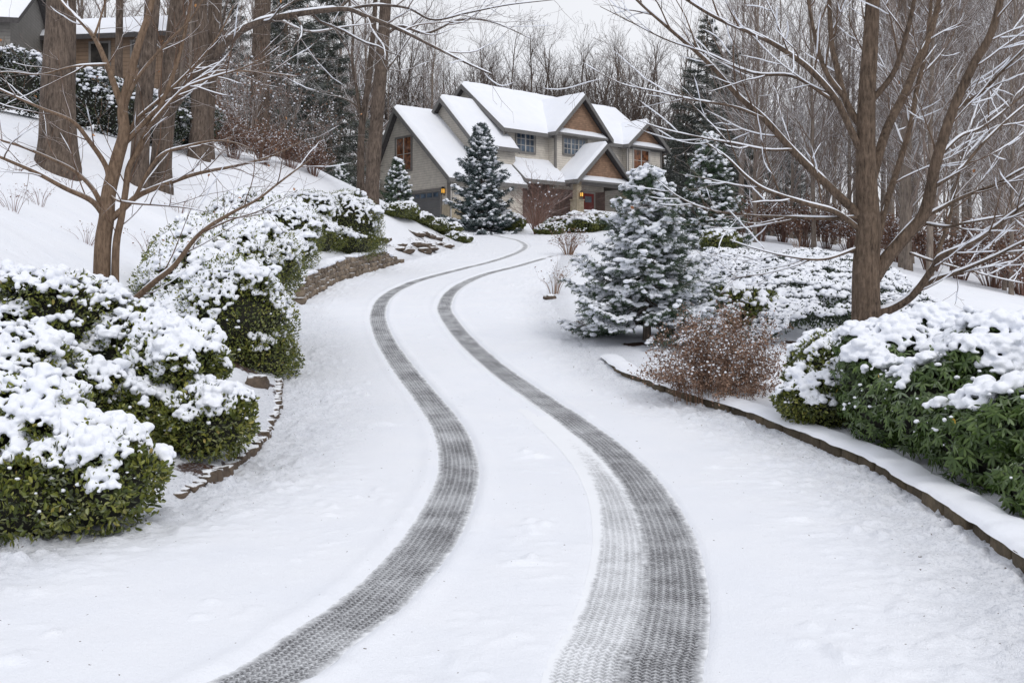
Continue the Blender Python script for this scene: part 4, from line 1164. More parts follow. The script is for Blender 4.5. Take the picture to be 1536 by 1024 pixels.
lab_r = 'slender bare tree standing in the wood to the right of the house'; gr_r = 'bare trees in the wood on the right'
lab_b = 'bare tree whose twiggy crown rises behind the house roofs'; gr_b = 'bare trees behind the house'
lab_l = 'bare tree in the hillside wood left of the house'; gr_l = 'bare trees in the wood on the left'
lab_l2 = 'broad bare crown showing left of the house above its garage gable'; gr_l2 = 'broad bare crowns left of the house'
protos = [wood_tree('forest_tree', lab_r, h_, r_, sd, ba, sp_, n_, gr_r) for h_, r_, sd, ba, sp_, n_ in
          [(17, .15, 71, .14, .9, 40), (21, .2, 72, .2, .8, 44), (15, .11, 73, .1, .9, 40), (22, .24, 74, .25, .85, 44), (13, .09, 75, .06, 1.0, 36), (18, .13, 76, .1, 1.0, 42)]]
def crown_tree(name, label, Hh, r, seed, group, wide=.3):
    """a broad-crowned tree: the trunk divides into limbs that fan upward"""
    rng = np.random.default_rng(seed)
    root = thing(name, label, 'tree', (0, 0, 0), 0, group)
    zf = Hh * .34
    z = np.linspace(-.3, zf, 8); trunk = np.stack([rng.normal(0, .05, 8), rng.normal(0, .05, 8), z], 1); tr = np.linspace(r * 1.25, r * .8, 8)
    mb = MB(); mb.add(*tube(trunk, tr, 9)); mb.build('trunk', M['far_trunk'], root)
    L_ = []
    for q in range(9):
        a = q * 2.4 + rng.uniform(-.4, .4); rr = Hh * wide * rng.uniform(.25, 1.); b = trunk[-1 - (q % 3)]
        e = np.array([math.cos(a) * rr, math.sin(a) * rr, Hh * rng.uniform(.78, 1.0) * (1 - .25 * (rr / (Hh * wide)) ** 2)])
        mid = b + (e - b) * .45 + np.array([math.cos(a), math.sin(a), 0]) * rr * .16
        p = smooth_path([b, mid, e], 14); p[1:] += np.cumsum(rng.normal(0, .05, (13, 3)), 0)
        L_.append((p, np.linspace(r * .5, .03, 14)))
    prm = [dict(per_m=1.6, start=.2, ang=(22, 52), up=.15, len=Hh * .17, seg=7, wob=.1, trop=.05, r=r * .22),
           dict(per_m=2.3, start=.12, ang=(22, 52), up=.12, len=1.5, seg=5, wob=.12, trop=.03, r=.026),
           dict(per_m=2.4, start=.1, ang=(20, 50), up=.08, len=.8, seg=3, wob=.14, trop=.02, r=.014)]
    pol = path_tree(L_, prm, rng, .011); mb = MB()
    for p, rr, l in pol: mb.add(*tube(p, rr, 6 if l < 1 else 3))
    mb.build('branches', M['crown_twig'], root)
    return root
rng = np.random.default_rng(77)
placed = []; used = set()
def put(x, Y, label, group, sc, pi=None):
    k = rng.integers(len(protos)) if pi is None else pi
    z = h1(x, Y) - .1
    if k not in used:
        o = protos[k]; used.add(k); o.location = (x, Y, z); o.rotation_euler = (0, 0, rng.uniform(0, 6.28)); o.scale = (sc,) * 3; o['label'] = label; o['group'] = group
    else: dup(protos[k], (x, Y, z), rng.uniform(0, 6.28), sc, label, group)
def scatter(n, pxr, Yr, label, group, mind, scr=(.8, 1.15), skip=None):
    c = 0; tries = 0
    while c < n and tries < 6000:
        tries += 1
        Y = rng.uniform(*Yr); px = rng.uniform(*pxr); x = at(px, Y)
        if any((x - a) ** 2 + (Y - b) ** 2 < mind ** 2 for a, b in placed): continue
        if skip and skip(px, x, Y): continue
        placed.append((x, Y)); put(x, Y, label, group, rng.uniform(*scr)); c += 1
def near_house(px, x, Y):
    t = (x - HO[0]) * HU[0] + (Y - HO[1]) * HU[1]; v = (x - HO[0]) * HV[0] + (Y - HO[1]) * HV[1]
    return -6 < t < 29 and -9 < v < 14
scatter(15, (1330, 1560), (30, 45), lab_r, gr_r, 1.8, (.7, 1.05))
scatter(27, (1090, 1580), (45, 66), lab_r, gr_r, 1.8, skip=near_house)
scatter(20, (1010, 1600), (66, 100), lab_r, gr_r, 2.0, skip=near_house)
cts = [crown_tree('crown_tree', lab_b, 19, .3, 171, gr_b), crown_tree('crown_tree', lab_b, 17, .26, 172, gr_b, .34)]
for i, (px, Y, top) in enumerate([(690, 96, 95), (752, 100, 72), (800, 94, 60), (846, 104, 80), (905, 96, 66), (958, 102, 78), (640, 92, 60), (1000, 108, 70), (870, 112, 95), (725, 112, 110), (775, 116, 100), (930, 114, 100), (590, 96, 40), (548, 90, 30)]):
    top -= 32; x = at(px, Y); z = h1(x, Y) - .2; o = cts[i % 2]; sc = (zat(top, Y) - z) / (19, 17)[i % 2]
    if i < 2: o.location = (x, Y, z); o.scale = (sc,) * 3
    else: o = dup(o, (x, Y, z), i * 1.3, sc)
    if px < 660: o['label'] = lab_l2; o['group'] = gr_l2
scatter(10, (660, 1010), (104, 125), lab_b, gr_b, 3.5, (.6, .8), skip=near_house)
scatter(16, (380, 660), (74, 100), lab_l, gr_l, 3.0, (.8, 1.1), skip=near_house)
scatter(16, (-20, 420), (44, 85), lab_l, gr_l, 3.0, (.8, 1.15), skip=lambda px, x, Y: Y < 66 and px < 270)

# ------------------------------------------------------------------ pines
def pine(name, label, loc, Hh, R, seed, z0=.12, nb=120, group=None, needle=(.35, .045), dens=1.):
    rng = np.random.default_rng(seed)
    root = thing(name, label, 'tree', loc, 0, group)
    mb = MB(); mb.add(*tube(smooth_path([(0, 0, -.3), (.1, 0, Hh * .4), (-.1, .1, Hh * .8), (0, 0, Hh)], 16), np.linspace(.28, .03, 16), 9)); mb.build('trunk', M['far_trunk'], root)
    Pn, Dn = [], []; mb = MB()
    for k in range(nb):
        hf = z0 + (1 - z0) * (k + rng.uniform(0, 1)) / nb
        a = k * 2.4 + rng.uniform(-.5, .5); ln = R * ((1 - hf) / (1 - z0)) ** .7 * rng.uniform(.45, 1.15) + .3
        rad = np.array([math.cos(a), math.sin(a), 0]); t = np.linspace(0, 1, 6)
        B = np.array([0, 0, hf * Hh]) + rad * (t * ln)[:, None] + np.array([0, 0, 1]) * (ln * (.1 * t - .15 * np.sin(t * 2.5)))[:, None] + rng.normal(0, .05, (6, 3)) * t[:, None]
        mb.add(*tube(B, np.linspace(.05, .01, 6), 4))
        m = int(ln * 95 * dens); u = rng.uniform(.2, 1, m) ** .8
        c = np.stack([np.interp(u, t, B[:, i]) for i in range(3)], 1) + rng.normal(0, 1, (m, 3)) * np.array([.24, .24, .10]) * ln * .42
        Pn.append(c); Dn.append(unit(rad + rng.normal(0, .75, (m, 3)) - [0, 0, .2]))
    mb.build('branches', M['far_twig'], root)
    Pn = np.concatenate(Pn); Dn = np.concatenate(Dn); m = len(Pn); S = unit(np.cross(Dn, rng.normal(size=(m, 3))))
    mb = MB(); V, Fa = blades(Pn, Dn, S, rng.uniform(.6, 1.3, m) * needle[0], needle[1]); mb.add(V, Fa, 0, np.repeat(rng.uniform(0, 1, m), 4)); mb.build('needles', M['pineneedle'], root)
    return root
def ph(px, Y, top): return zat(top, Y) - h1(at(px, Y), Y)
Y = 88; x = at(1062, Y); p1 = pine('pine_tree', 'tall dark pine rising at the right end of the house', (x, Y, h1(x, Y)), ph(1062, Y, 25), 4.6, 81, nb=160, dens=1.3)
Y = 96; x = at(1015, Y); dup(p1, (x, Y, h1(x, Y)), 1.2, .62, 'shorter grey-green pine peeking out behind the right gable')
Y = 82; x = at(1100, Y); dup(p1, (x, Y, h1(x, Y)), 2.2, .82, 'dark pine just inside the wood edge right of the tallest pine')
Y = 66; x = at(492, Y); p2 = pine('pine_tree', 'tall dark pine nearest the tree on the bank crest', (x, Y, h1(x, Y)), 17, 3.2, 82, .05, 150)
Y = 62; x = at(430, Y); dup(p2, (x, Y, h1(x, Y)), 2.2, 1.05, 'dense dark pine filling the gap behind the straight oak')
Y = 74; x = at(345, Y); dup(p2, (x, Y, h1(x, Y)), 4.0, .95, 'dark pine seen through the forked oak pair')
Y = 78; x = at(1180, Y); dup(p1, (x, Y, h1(x, Y)), 3.0, .55, 'stunted dark pine low among the bare trunks of the wood')

# ------------------------------------------------------------------ twiggy shrubs
def twig_shrub(name, label, loc, Hh, R, seed, stems=26, mat='tan_twig', leaf=None, nleaf=0, group=None, cat='shrub', per=5., leafsz=.04, snowp=0, r0=.008, single=False, fan=.18, low=False):
    rng = np.random.default_rng(seed)
    root = thing(name, label, cat, loc, 0, group)
    L_ = []
    for q in range(stems):
        a = rng.uniform(0, 6.28); rr = R * math.sqrt(rng.uniform(.02, 1)); top = Hh * rng.uniform(.35 if low else .6, 1.02) * (1 - (.75 if low else .5) * (rr / R) ** 3)
        b = np.array([math.cos(a) * rr * fan, math.sin(a) * rr * fan, -.05]) if not single else np.array([rng.normal(0, .04), rng.normal(0, .04), -.05])
        e = np.array([math.cos(a) * rr, math.sin(a) * rr, top])
        mid = b + (e - b) * .5 + np.array([0, 0, .08 * Hh]) - np.array([math.cos(a), math.sin(a), 0]) * rr * .12
        L_.append((smooth_path([b, mid, e], 9), np.linspace(r0, r0 * .3, 9)))
    pol = path_tree(L_, [dict(per_m=per, start=.3, ang=(20, 50), up=.2, len=Hh * .32, seg=4, wob=.15, trop=.03, r=r0 * .5), dict(per_m=per * .8, start=.2, ang=(20, 55), up=.1, len=Hh * .14, seg=3, wob=.15, trop=.0, r=r0 * .35)], rng, r0 * .25)
    mb = MB()
    for p, r, l in pol: mb.add(*tube(p, r, 4 if l == 0 else 3))
    mb.build('stems', M[mat], root)
    ends = np.concatenate([p[len(p) // 2:] for p, r, l in pol if l > 0] + ([p[2:] for p, r, l in pol if l == 0] * 4 if low else []))
    mb = MB(); any_ = False
    if leaf:
        P = ends[rng.integers(len(ends), size=nleaf)] + rng.normal(0, leafsz * .8, (nleaf, 3))
        P = P[P[:, 2] > .03]; m_ = len(P)
        D = unit(rng.normal(size=P.shape) - [0, 0, .3]); S = unit(np.cross(D, rng.normal(size=P.shape))); lk = rng.uniform(.6, 1.3, m_) * leafsz
        V, Fa = leaves(P, D, S, lk, lk * .6, .35); mb.add(V, Fa, 0, np.repeat(rng.uniform(0, 1, m_), 6)); any_ = True
    if snowp:
        cand = ends[ends[:, 2] > Hh * .3]
        P = cand[rng.integers(len(cand), size=snowp)] + [0, 0, .012]
        mb.add(*puffs(P, rng.uniform(.3, .9, len(P)) * leafsz * .65, .75, 1, .3, seed), 1); any_ = True
    if any_: mb.build('leaves' if leaf else 'snow', [M[leaf or 'snow'], M['snow']], root)
    return root

Y = 13.0; x = at(1078, Y)
twig_shrub('brown_shrub', 'rounded shrub of dry reddish brown leaves beside the kerb below the spruce', (x, Y, h1(x, Y) - .03), 1.16, .92, 91, 150, 'tan_twig', 'tanleaf', 17000, per=8, leafsz=.030, snowp=1900, r0=.0042, fan=.62, low=True)
Y = 55; x = at(803, Y)
twig_shrub('japanese_maple', 'bare reddish fan-shaped ornamental tree in front of the porch', (x, Y, h1(x, Y)), 3.3, 3.0, 92, 20, 'ornamental_twig', None, cat='tree', per=4.4, r0=.026, snowp=30, leafsz=.12, single=True)
Y = 26.5; x = at(831, Y)
twig_shrub('twig_shrub', 'leafless tan twigs at the drive edge left of the near spruce', (x, Y, h1(x, Y)), 1.0, .55, 93, 16, 'tan_twig', 'brownleaf', 60, per=4, snowp=60, r0=.008, leafsz=.05)
Y = 40; x = at(853, Y)
twig_shrub('twig_shrub', 'pale brown twiggy bush behind the top of the near spruce by the drive', (x, Y, h1(x, Y)), 1.15, .9, 94, 30, 'tan_twig', 'brownleaf', 300, per=4, snowp=120, r0=.012, leafsz=.07)
Y = 19.5; x = at(890, Y)
twig_shrub('dry_stems', 'small tuft of dry stems in the snow below the near spruce', (x, Y, h1(x, Y)), .32, .45, 95, 26, 'tan_twig', 'brownleaf', 160, per=6, r0=.005, leafsz=.03, cat='plant')
Y = 33; x = at(1197, Y)
twig_shrub('twig_shrub', 'thin upright twigs standing alone on the snowy lawn left of the maple', (x, Y, h1(x, Y)), 1.0, .4, 96, 12, 'tan_twig', per=3, r0=.010)
Y = 14.0; x = at(1005, Y)
twig_shrub('dry_stems', 'sparse dry stalks poking through snow left of the brown shrub', (x, Y, h1(x, Y)), .28, .5, 97, 16, 'tan_twig', 'brownleaf', 50, per=5, r0=.004, leafsz=.025, cat='plant')
# brown thicket at the far side of the lawn
b0 = None
for i, (px, Y, sc) in enumerate([(1105, 50, 1.), (1140, 48, 1.05), (1175, 50, .95), (1208, 47, 1.1), (1240, 48, 1.), (1275, 46, 1.05), (1310, 44, 1.), (1350, 41, 1.), (1395, 38, 1.05), (1440, 35, 1.), (1490, 33, 1.1), (1535, 31, 1.)]):
    x = at(px, Y); loc = (x, Y, h1(x, Y) - .05)
    if b0 is None: b0 = twig_shrub('thicket_bush', 'brown leafy bush in the thicket along the wood edge behind the lawn', loc, 1.9, 1.2, 98, 46, 'ornamental_twig', 'brownleaf', 2600, 'brown bushes along the wood edge', per=3.5, leafsz=.075, snowp=380, r0=.014)
    else: dup(b0, loc, i * 1.3, sc)
for i, (px, Y, sc) in enumerate([(350, 40, .8), (395, 41, .85), (435, 43, .8), (470, 44, .75), (330, 46, 1.0), (420, 50, 1.0), (455, 52, .9)]):
    x = at(px, Y); dup(b0, (x, Y, h1(x, Y) - .1), i * 2.1, sc, 'brown leafy bush on the hillside crest among the oaks', 'brown bushes on the hillside crest')
sap = twig_shrub('leafy_sapling', 'tall thin sapling still holding brown leaves on the hillside crest', (0, 0, 0), 4.6, 2.0, 101, 16, 'far_twig', 'brownleaf', 420, 'leafy brown saplings on the hillside crest', per=2.4, leafsz=.09, snowp=120, r0=.022, cat='tree')
for i, (px, Y, sx, sz) in enumerate([(372, 44, 1.1, 2.6), (425, 47, 1.3, 3.0), (470, 50, 1.2, 2.4), (345, 50, 1.2, 3.2)]):
    x = at(px, Y); loc = (x, Y, h1(x, Y) - .1)
    if i == 0: sap.location = loc
    else: dup(sap, loc, i * 1.1, sz / 2.7)
# scraggly dead stems on the snowy hillside
s0 = None
for i, (px, Y) in enumerate([(20, 17), (60, 19), (130, 17.5), (225, 20), (300, 22), (330, 25), (25, 22), (270, 27), (105, 23)]):
    x = at(px, Y); loc = (x, Y, h1(x, Y))
    if s0 is None: s0 = twig_shrub('dry_stems', 'sparse dead weed stems poking out of the snowy hillside', loc, .5, .6, 99, 12, 'red_twig', 'brownleaf', 24, 'dead weeds on the snowy hillside', per=4, r0=.005, leafsz=.03, cat='plant')
    else: dup(s0, loc, i * 1.7, rng.uniform(.8, 1.3))

# low snowy mounds: one prototype each, copied
m0 = shrub('low_shrub', 'low snow-capped shrub along the bank crest beside the garage drive', 'shrub', [(0, 0, .42, .85, .8, .5), (.7, .2, .38, .6, .6, .42)], 26, 'boxleaf', 14000, (.06, .10), .5, .22, (.05, .09), .14, .03, group='low shrubs along the bank crest', dots=260, nsamp=9000, stems=0, local=(0, 0, 0))
first = True
for i, (px, Y, sc) in enumerate([(690, 47.5, .6), (670, 48, .7), (648, 47, .65), (627, 46, .7), (607, 45, .8), (588, 44, .7)]):
    x = at(px, Y); loc = (x, Y, h1(x, Y) - .08)
    if first: m0.location = loc; m0.scale = (sc,) * 3; first = False
    else: dup(m0, loc, i * 1.9, sc)
for i, (px, Y, sc, lb) in enumerate([(760, 57, 1.25, 'rounded snowy boxwood right of the blue spruce foot'), (832, 58, .95, 'small snowy boxwood before the porch, behind the ornamental tree'),
                                     (822, 55, .75, 'lowest snowy boxwood mound at the end of the driveway'), (873, 57, 1.3, 'broad snowy boxwood below the porch column'), (912, 58, 1.2, 'snowy boxwood below the porch mostly hidden by the spruce'), (715, 58, .6, 'tiny snowy shrub at the foot of the blue spruce')]):
    x = at(px, Y); dup(m0, (x, Y, h1(x, Y) - .06), i * 1.3 + .4, sc, lb, 'boxwoods in front of the house')
for i, (px, Y, sc, lb) in enumerate([(1085, 36, .8, 'low snowy shrub at the right foot of the slender spruce')]):
    x = at(px, Y); dup(m0, (x, Y, h1(x, Y)), .7, sc, lb); 
# laurel hedge on the hill
hl = []
for px, Y in [(-30, 34), (20, 34), (70, 35), (125, 35.5), (180, 36), (235, 37), (280, 39)]:
    x = at(px, Y); hl.append((x, Y, h1(x, Y) + 1.0, 1.15, .9, 1.15))
shrub('laurel_hedge', 'long dark laurel hedge at the top of the snowy hill', 'hedge', hl, 27, 'hedgeleaf', 42000, (.08, .13), .45, .35, (.06, .11), .2, 0, 1.4, 2.2, dots=600, nsamp=14000, stems=0)

# ------------------------------------------------------------------ houses
def prism(mb, prof, a0, a1, axis='t', mi=0):
    """extrude a profile (other axis, z) along t or v"""
    n = len(prof)
    def pt(a, q): return (a, q[0], q[1]) if axis == 't' else (q[0], a, q[1])
    v = [pt(a0, q) for q in prof] + [pt(a1, q) for q in prof]
    for i in range(n):
        j = (i + 1) % n
        mb.add([v[i], v[j], v[n + j], v[n + i]], [(0, 1, 2, 3)], mi)
    for base in (0, n):
        c = np.mean([v[base + i] for i in range(n)], axis=0)
        for i in range(n): mb.add([v[base + i], v[base + (i + 1) % n], c], [(0, 1, 2)], mi)

def slab(mb, c, z0, z1, mi=0):
    """c: four corners of a roof plane"""
    c = np.array(c, float); lo = c + [0, 0, z0]; hi = c + [0, 0, z1]
    mb.add(np.vstack([lo, hi]), [(0, 3, 2, 1), (4, 5, 6, 7), (0, 1, 5, 4), (1, 2, 6, 5), (2, 3, 7, 6), (3, 0, 4, 7)], mi)

def snow_slab(mb, c, th=.2, n=24, m=14, seed=0, inset=.03):
    c = np.array(c, float)
    u = np.linspace(0, 1, n)[:, None, None]; v = np.linspace(0, 1, m)[None, :, None]
    B = (c[0] * (1 - u) + c[1] * u) * (1 - v) + (c[3] * (1 - u) + c[2] * u) * v
    eu = np.minimum(u, 1 - u)[..., 0] * np.linalg.norm(c[1] - c[0]); ev = v[..., 0] * np.linalg.norm(c[3] - c[0])
    e = np.minimum(eu, ev + 0 * eu)
    prof = np.sqrt(np.clip(1 - (1 - np.clip(e / .25, 0, 1)) ** 2, 0, 1))
    ns = fbm((B * 1.2).reshape(-1, 3) + seed, 3, 7).reshape(n, m) - .5
    z = .03 + th * prof * (1 + .5 * ns)
    V = B.copy(); V[..., 2] += z
    mb.add(V.reshape(-1, 3), grid_faces(n, m))
    lo = B.copy(); lo[..., 2] += .004
    ring = [(i, 0) for i in range(n)] + [(n - 1, j) for j in range(m)] + [(i, m - 1) for i in range(n)][::-1] + [(0, j) for j in range(m)][::-1]
    for (a, b), (a2, b2) in zip(ring, ring[1:]):
        if (a, b) != (a2, b2): mb.add([lo[a, b], lo[a2, b2], V[a2, b2], V[a, b]], [(0, 1, 2, 3)])

def house():
    root = thing('house', 'two-storey gabled house with beige siding and snowy roofs at the top of the drive', 'house', (HO[0], HO[1], HZ), HA)
    # --- walls
    mb = MB()
    prism(mb, [(0, -.4), (0, 3.15), (5.5, 7.85), (8.2, 3.75), (8.2, -.4)], 0, 6.2)
    prism(mb, [(.95, 2.5), (.95, 5.6), (4.33, 8.75), (7.8, 5.55), (7.8, 2.5)], 3.0, 6.4)
    prism(mb, [(1.5, -.4), (1.5, 7.0), (5.6, 10.25), (9.7, 7.0), (9.7, -.4)], 5.93, 21.4)
    mb.box((10.1, .8, 3.0), (15.1, 1.6, 7.0)); mb.box((18.0, 1.0, -.4), (21.95, 1.6, 6.9))
    prism(mb, [(21.9, -.4), (21.9, 4.3), (24.8, 2.1), (24.8, -.4)], 2.0, 8.5, 'v')
    wall = mb.build('wall', M['siding'], root, False)
    mb = MB()
    for tm, hw, zb, zt, v in ((12.6, 2.6, 7.0, 9.5, .8), (19.97, 2.05, 6.9, 8.45, 1.0), (12.98, 2.6, 3.5, 5.8, -1.0)):
        prism(mb, [(tm - hw, zb), (tm + hw, zb), (tm, zt)], v - .03, v + 2.2, 'v')
    mb.build('gable_shingles', M['shingle'], root, False)
    mb = MB(); mb.box((6.0, 1.44, -.3), (10.2, 1.49, 3.2)); mb.box((10.2, 1.40, -.3), (15.9, 1.47, 3.4)); mb.build('porch_wall', M['brick'], root, False)
    # --- roofs
    # eave0, eave1, ridge1, ridge0 (eave first)
    planes = []
    def R(name, c, th=.2, n=24): planes.append((name, c, th, n))
    sA = 4.75 / 5.5
    R('roof', [(-.45, -.5, 3.25 - .5 * sA), (6.2, -.5, 3.25 - .5 * sA), (6.2, 5.5, 8.0), (-.45, 5.5, 8.0)], .22, 36)
    R('roof', [(6.2, 8.7, 3.25), (-.45, 8.7, 3.25), (-.45, 5.5, 8.0), (6.2, 5.5, 8.0)], .22)
    R('roof', [(2.55, .55, 5.35), (6.4, .55, 5.35), (6.4, 4.33, 8.9), (2.55, 4.33, 8.9)], .22)
    R('roof', [(6.4, 8.2, 5.3), (2.55, 8.2, 5.3), (2.55, 4.33, 8.9), (6.4, 4.33, 8.9)], .22)
    R('roof', [(5.45, 1.0, 6.75), (22.0, 1.0, 6.75), (22.0, 5.6, 10.4), (5.45, 5.6, 10.4)], .24, 60)
    R('roof', [(22.0, 10.2, 6.75), (5.45, 10.2, 6.75), (5.45, 5.6, 10.4), (22.0, 5.6, 10.4)], .24, 40)
    R('gable_roof', [(9.6, 5.0, 6.85), (9.6, .3, 6.85), (12.6, .3, 9.8), (12.6, 5.0, 9.8)], .2)
    R('gable_roof', [(15.6, .3, 6.85), (15.6, 5.0, 6.85), (12.6, 5.0, 9.8), (12.6, .3, 9.8)], .2)
    R('gable_roof', [(17.5, 4.5, 6.75), (17.5, .5, 6.75), (19.97, .5, 8.75), (19.97, 4.5, 8.75)], .2)
    R('gable_roof', [(22.45, .5, 6.75), (22.45, 4.5, 6.75), (19.97, 4.5, 8.75), (19.97, .5, 8.75)], .2)
    R('porch_roof', [(9.95, 1.6, 3.40), (9.95, -1.5, 3.40), (12.98, -1.5, 6.1), (12.98, 1.6, 6.1)], .22)
    R('porch_roof', [(16.0, -1.5, 3.40), (16.0, 1.6, 3.40), (12.98, 1.6, 6.1), (12.98, -1.5, 6.1)], .22)
    R('porch_roof', [(6.2, -.35, 3.25), (10.4, -.35, 3.25), (10.4, 1.5, 4.75), (6.2, 1.5, 4.75)], .2)
    R('porch_roof', [(15.7, -.35, 3.25), (22.0, -.35, 3.25), (22.0, 1.0, 4.4), (15.7, 1.0, 4.4)], .2)
    R('porch_roof', [(25.1, 1.2, 1.95), (25.1, 9, 1.95), (21.95, 9, 4.35), (21.95, 1.2, 4.35)], .2)
    for tm, hw, zb, v in ((12.6, 2.55, 6.9, .8), (19.97, 2.0, 6.78, 1.0), (12.98, 2.6, 3.42, -1.0)):
        R('pent_roof', [(tm - hw, v - .4, zb), (tm + hw, v - .4, zb), (tm + hw, v, zb + .26), (tm - hw, v, zb + .26)], .12)
    for i, (nm, c, th, n) in enumerate(planes):
        mb = MB(); slab(mb, c, -.16 if nm != 'pent_roof' else -.07, 0); r = mb.build(nm, M['roof'], root, False)
        mb = MB(); snow_slab(mb, c, th, n, 14 if nm != 'pent_roof' else 6, i * 3.1); mb.build('snow', M['snow'], r)
    # --- fascia boards and rakes
    mb = MB()
    def board(p, q, h=.22, d=.05):
        p, q = np.array(p, float), np.array(q, float); dd = unit(q - p)
        hz = unit(np.cross(dd, [0, 0, 1.])) * d * .5
        lo0, lo1 = p - [0, 0, h], q - [0, 0, h]
        v = [p - hz, q - hz, q + hz, p + hz, lo0 - hz, lo1 - hz, lo1 + hz, lo0 + hz]
        mb.add(v, [(0, 1, 2, 3), (7, 6, 5, 4), (0, 4, 5, 1), (1, 5, 6, 2), (2, 6, 7, 3), (3, 7, 4, 0)])
    for nm, c, th, n in planes:
        if nm == 'pent_roof': board(c[0], c[1], .14); continue
        c = np.array(c)
        board(c[0] + [0, 0, .02], c[1] + [0, 0, .02], .26)
        for a, b in ((1, 2), (0, 3)):
            o = unit(c[a] - c[1 - a]) * .03
            board(c[a] + o + [0, 0, .015], c[b] + o + [0, 0, .015], .34, .06)
    mb.build('fascia', M['fascia'], root, False)
    # --- corner boards, bands, gutters
    mb = MB()
    mb.box((-.04, -.04, -.3), (.14, .14, 3.1)); mb.box((5.9, 1.44, 3.0), (6.06, 1.6, 6.95)); mb.box((10.05, .75, 3.6), (10.2, .9, 6.9)); mb.box((15.0, .75, 3.6), (15.15, .9, 6.9))
    mb.box((17.95, .95, 3.9), (18.1, 1.1, 6.8)); mb.box((21.85, .95, -.3), (22.0, 1.1, 6.8)); mb.box((-.05, 0.14, -.3), (.0, .28, 3.2))
    mb.build('corner_boards', M['trim'], root, False)
    mb = MB()
    mb.add(*tube(smooth_path([(5.75, 1.35, 6.5), (5.72, 1.4, 6.2), (5.85, 1.4, 5.9), (5.85, 1.4, 4.3)], 14), np.full(14, .05), 8))
    mb.add(*tube(np.array([(-.02, -.12, 2.7), (-.02, -.1, 1.4), (-.02, -.1, 0)]), np.full(3, .05), 8))
    mb.add(*tube(np.array([(17.85, .9, 6.5), (17.85, .9, 5), (17.85, .9, 4)]), np.full(3, .05), 8))
    mb.build('downspout', M['lighttrim'], root)
    # --- windows
    def window(a0, a1, z0, z1, plane, side, glass, frame='trim', cols=2, rows=3, sash=1):
        """side 'f': on a front wall at v=plane; 'g': on a gable wall at t=plane"""
        def bx(mb, a, b, za, zb, d0, d1):
            if side == 'f': mb.box((a, plane - d1, za), (b, plane - d0, zb))
            else: mb.box((plane - d1, a, za), (plane - d0, b, zb))
        mb = MB(); w = .13
        bx(mb, a0 - w, a0, z0 - w, z1 + w, -.05, .06); bx(mb, a1, a1 + w, z0 - w, z1 + w, -.05, .06)
        bx(mb, a0, a1, z1, z1 + w, -.05, .057); bx(mb, a0, a1, z0 - w, z0, -.05, .09)
        fr = mb.build('window', M[frame], root, False)
        mb = MB(); bx(mb, a0, a1, z0, z1, -.04, .006); mb.build('pane', M[glass], fr, False)
        mb = MB()
        for i in range(1, cols): c = a0 + (a1 - a0) * i / cols; hw = .05 if i % sash == 0 else .018; bx(mb, c - hw, c + hw, z0, z1, .008, .034 if i % sash == 0 else .026)
        for j in range(1, rows): c = z0 + (z1 - z0) * j / rows; bx(mb, a0, a1, c - .018, c + .018, .008, .022)
        for a, b in ((a0, a0 + .05), (a1 - .05, a1)): bx(mb, a, b, z0, z1, .008, .031)
        mb.build('muntins', M['lighttrim' if frame != 'white' else 'lighttrim'], fr, False)
    window(4.15, 5.85, 3.8, 5.95, 0, 'g', 'warmreflect', 'trim', 2, 2)
    window(7.0, 8.7, 5.4, 6.72, 1.5, 'f', 'glass', 'trim', 4, 3, 2)
    window(10.9, 13.2, 5.5, 6.6, .8, 'f', 'glass', 'trim', 6, 3, 2)
    window(18.66, 20.46, 4.9, 6.5, 1.0, 'f', 'warmreflect', 'lighttrim', 2, 2)
    # --- garage door on the gable wall
    mb = MB()
    for j in range(4): mb.box((-.03, 1.0, j * .55 - .05), (.02, 5.2, j * .55 + .485))
    gd = mb.build('garage_door', M['garage'], root, False, .01)
    mb = MB()
    for j in range(6): mb.box((-.05, 1.2 + j * .67, 1.78), (-.033, 1.2 + j * .67 + .5, 2.05))
    mb.build('pane', M['glass'], gd, False)
    mb = MB(); mb.box((-.06, .84, -.1), (.02, .99, 2.33)); mb.box((-.06, 5.21, -.1), (.02, 5.36, 2.33)); mb.box((-.063, .99, 2.17), (.02, 5.21, 2.33)); mb.build('door_frame', M['trim'], gd, False)
    mb = MB(); mb.box((-.055, .02, -.3), (.03, .80, 1.2)); mb.box((-.03, -.055, -.3), (1.2, -.005, 1.2)); mb.build('stone_base', M['colstone'], root, False)
    # --- porch
    mb = MB(); mb.box((10.0, -1.25, -.4), (16.0, 1.4, .55)); mb.build('porch_floor', M['colstone'], root, False)
    mb = MB(); mb.box((11.0, -1.15, .6), (15.0, -.95, 1.25)); rl = mb.build('porch_parapet', M['trim'], root, False)
    mb = MB(); snow_slab(mb, [(10.9, -1.2, 1.25), (15.1, -1.2, 1.25), (15.1, -.88, 1.25), (10.9, -.88, 1.25)], .13, 30, 6); mb.build('snow', M['snow'], rl)
    for t in (10.5, 15.45):
        mb = MB(); mb.box((t - .34, -1.28, .555), (t + .34, -.6, 2.0)); mb.box((t - .22, -1.16, 2.08), (t + .22, -.72, 3.3)); mb.box((t - .38, -1.32, 2.0), (t + .38, -.56, 2.08)); mb.build('column', M['colstone'], root, False, .012)
    mb = MB(); mb.box((10.1, -1.15, 3.12), (15.85, -.75, 3.40)); mb.box((10.1, -.75, 3.14), (10.4, 1.38, 3.38)); mb.box((15.5, -.75, 3.14), (15.8, 1.38, 3.38)); mb.build('porch_beam', M['trim'], root, False)
    mb = MB(); mb.box((13.4, 1.33, .56), (14.6, 1.39, 2.85)); dr = mb.build('front_door', M['door'], root, False)
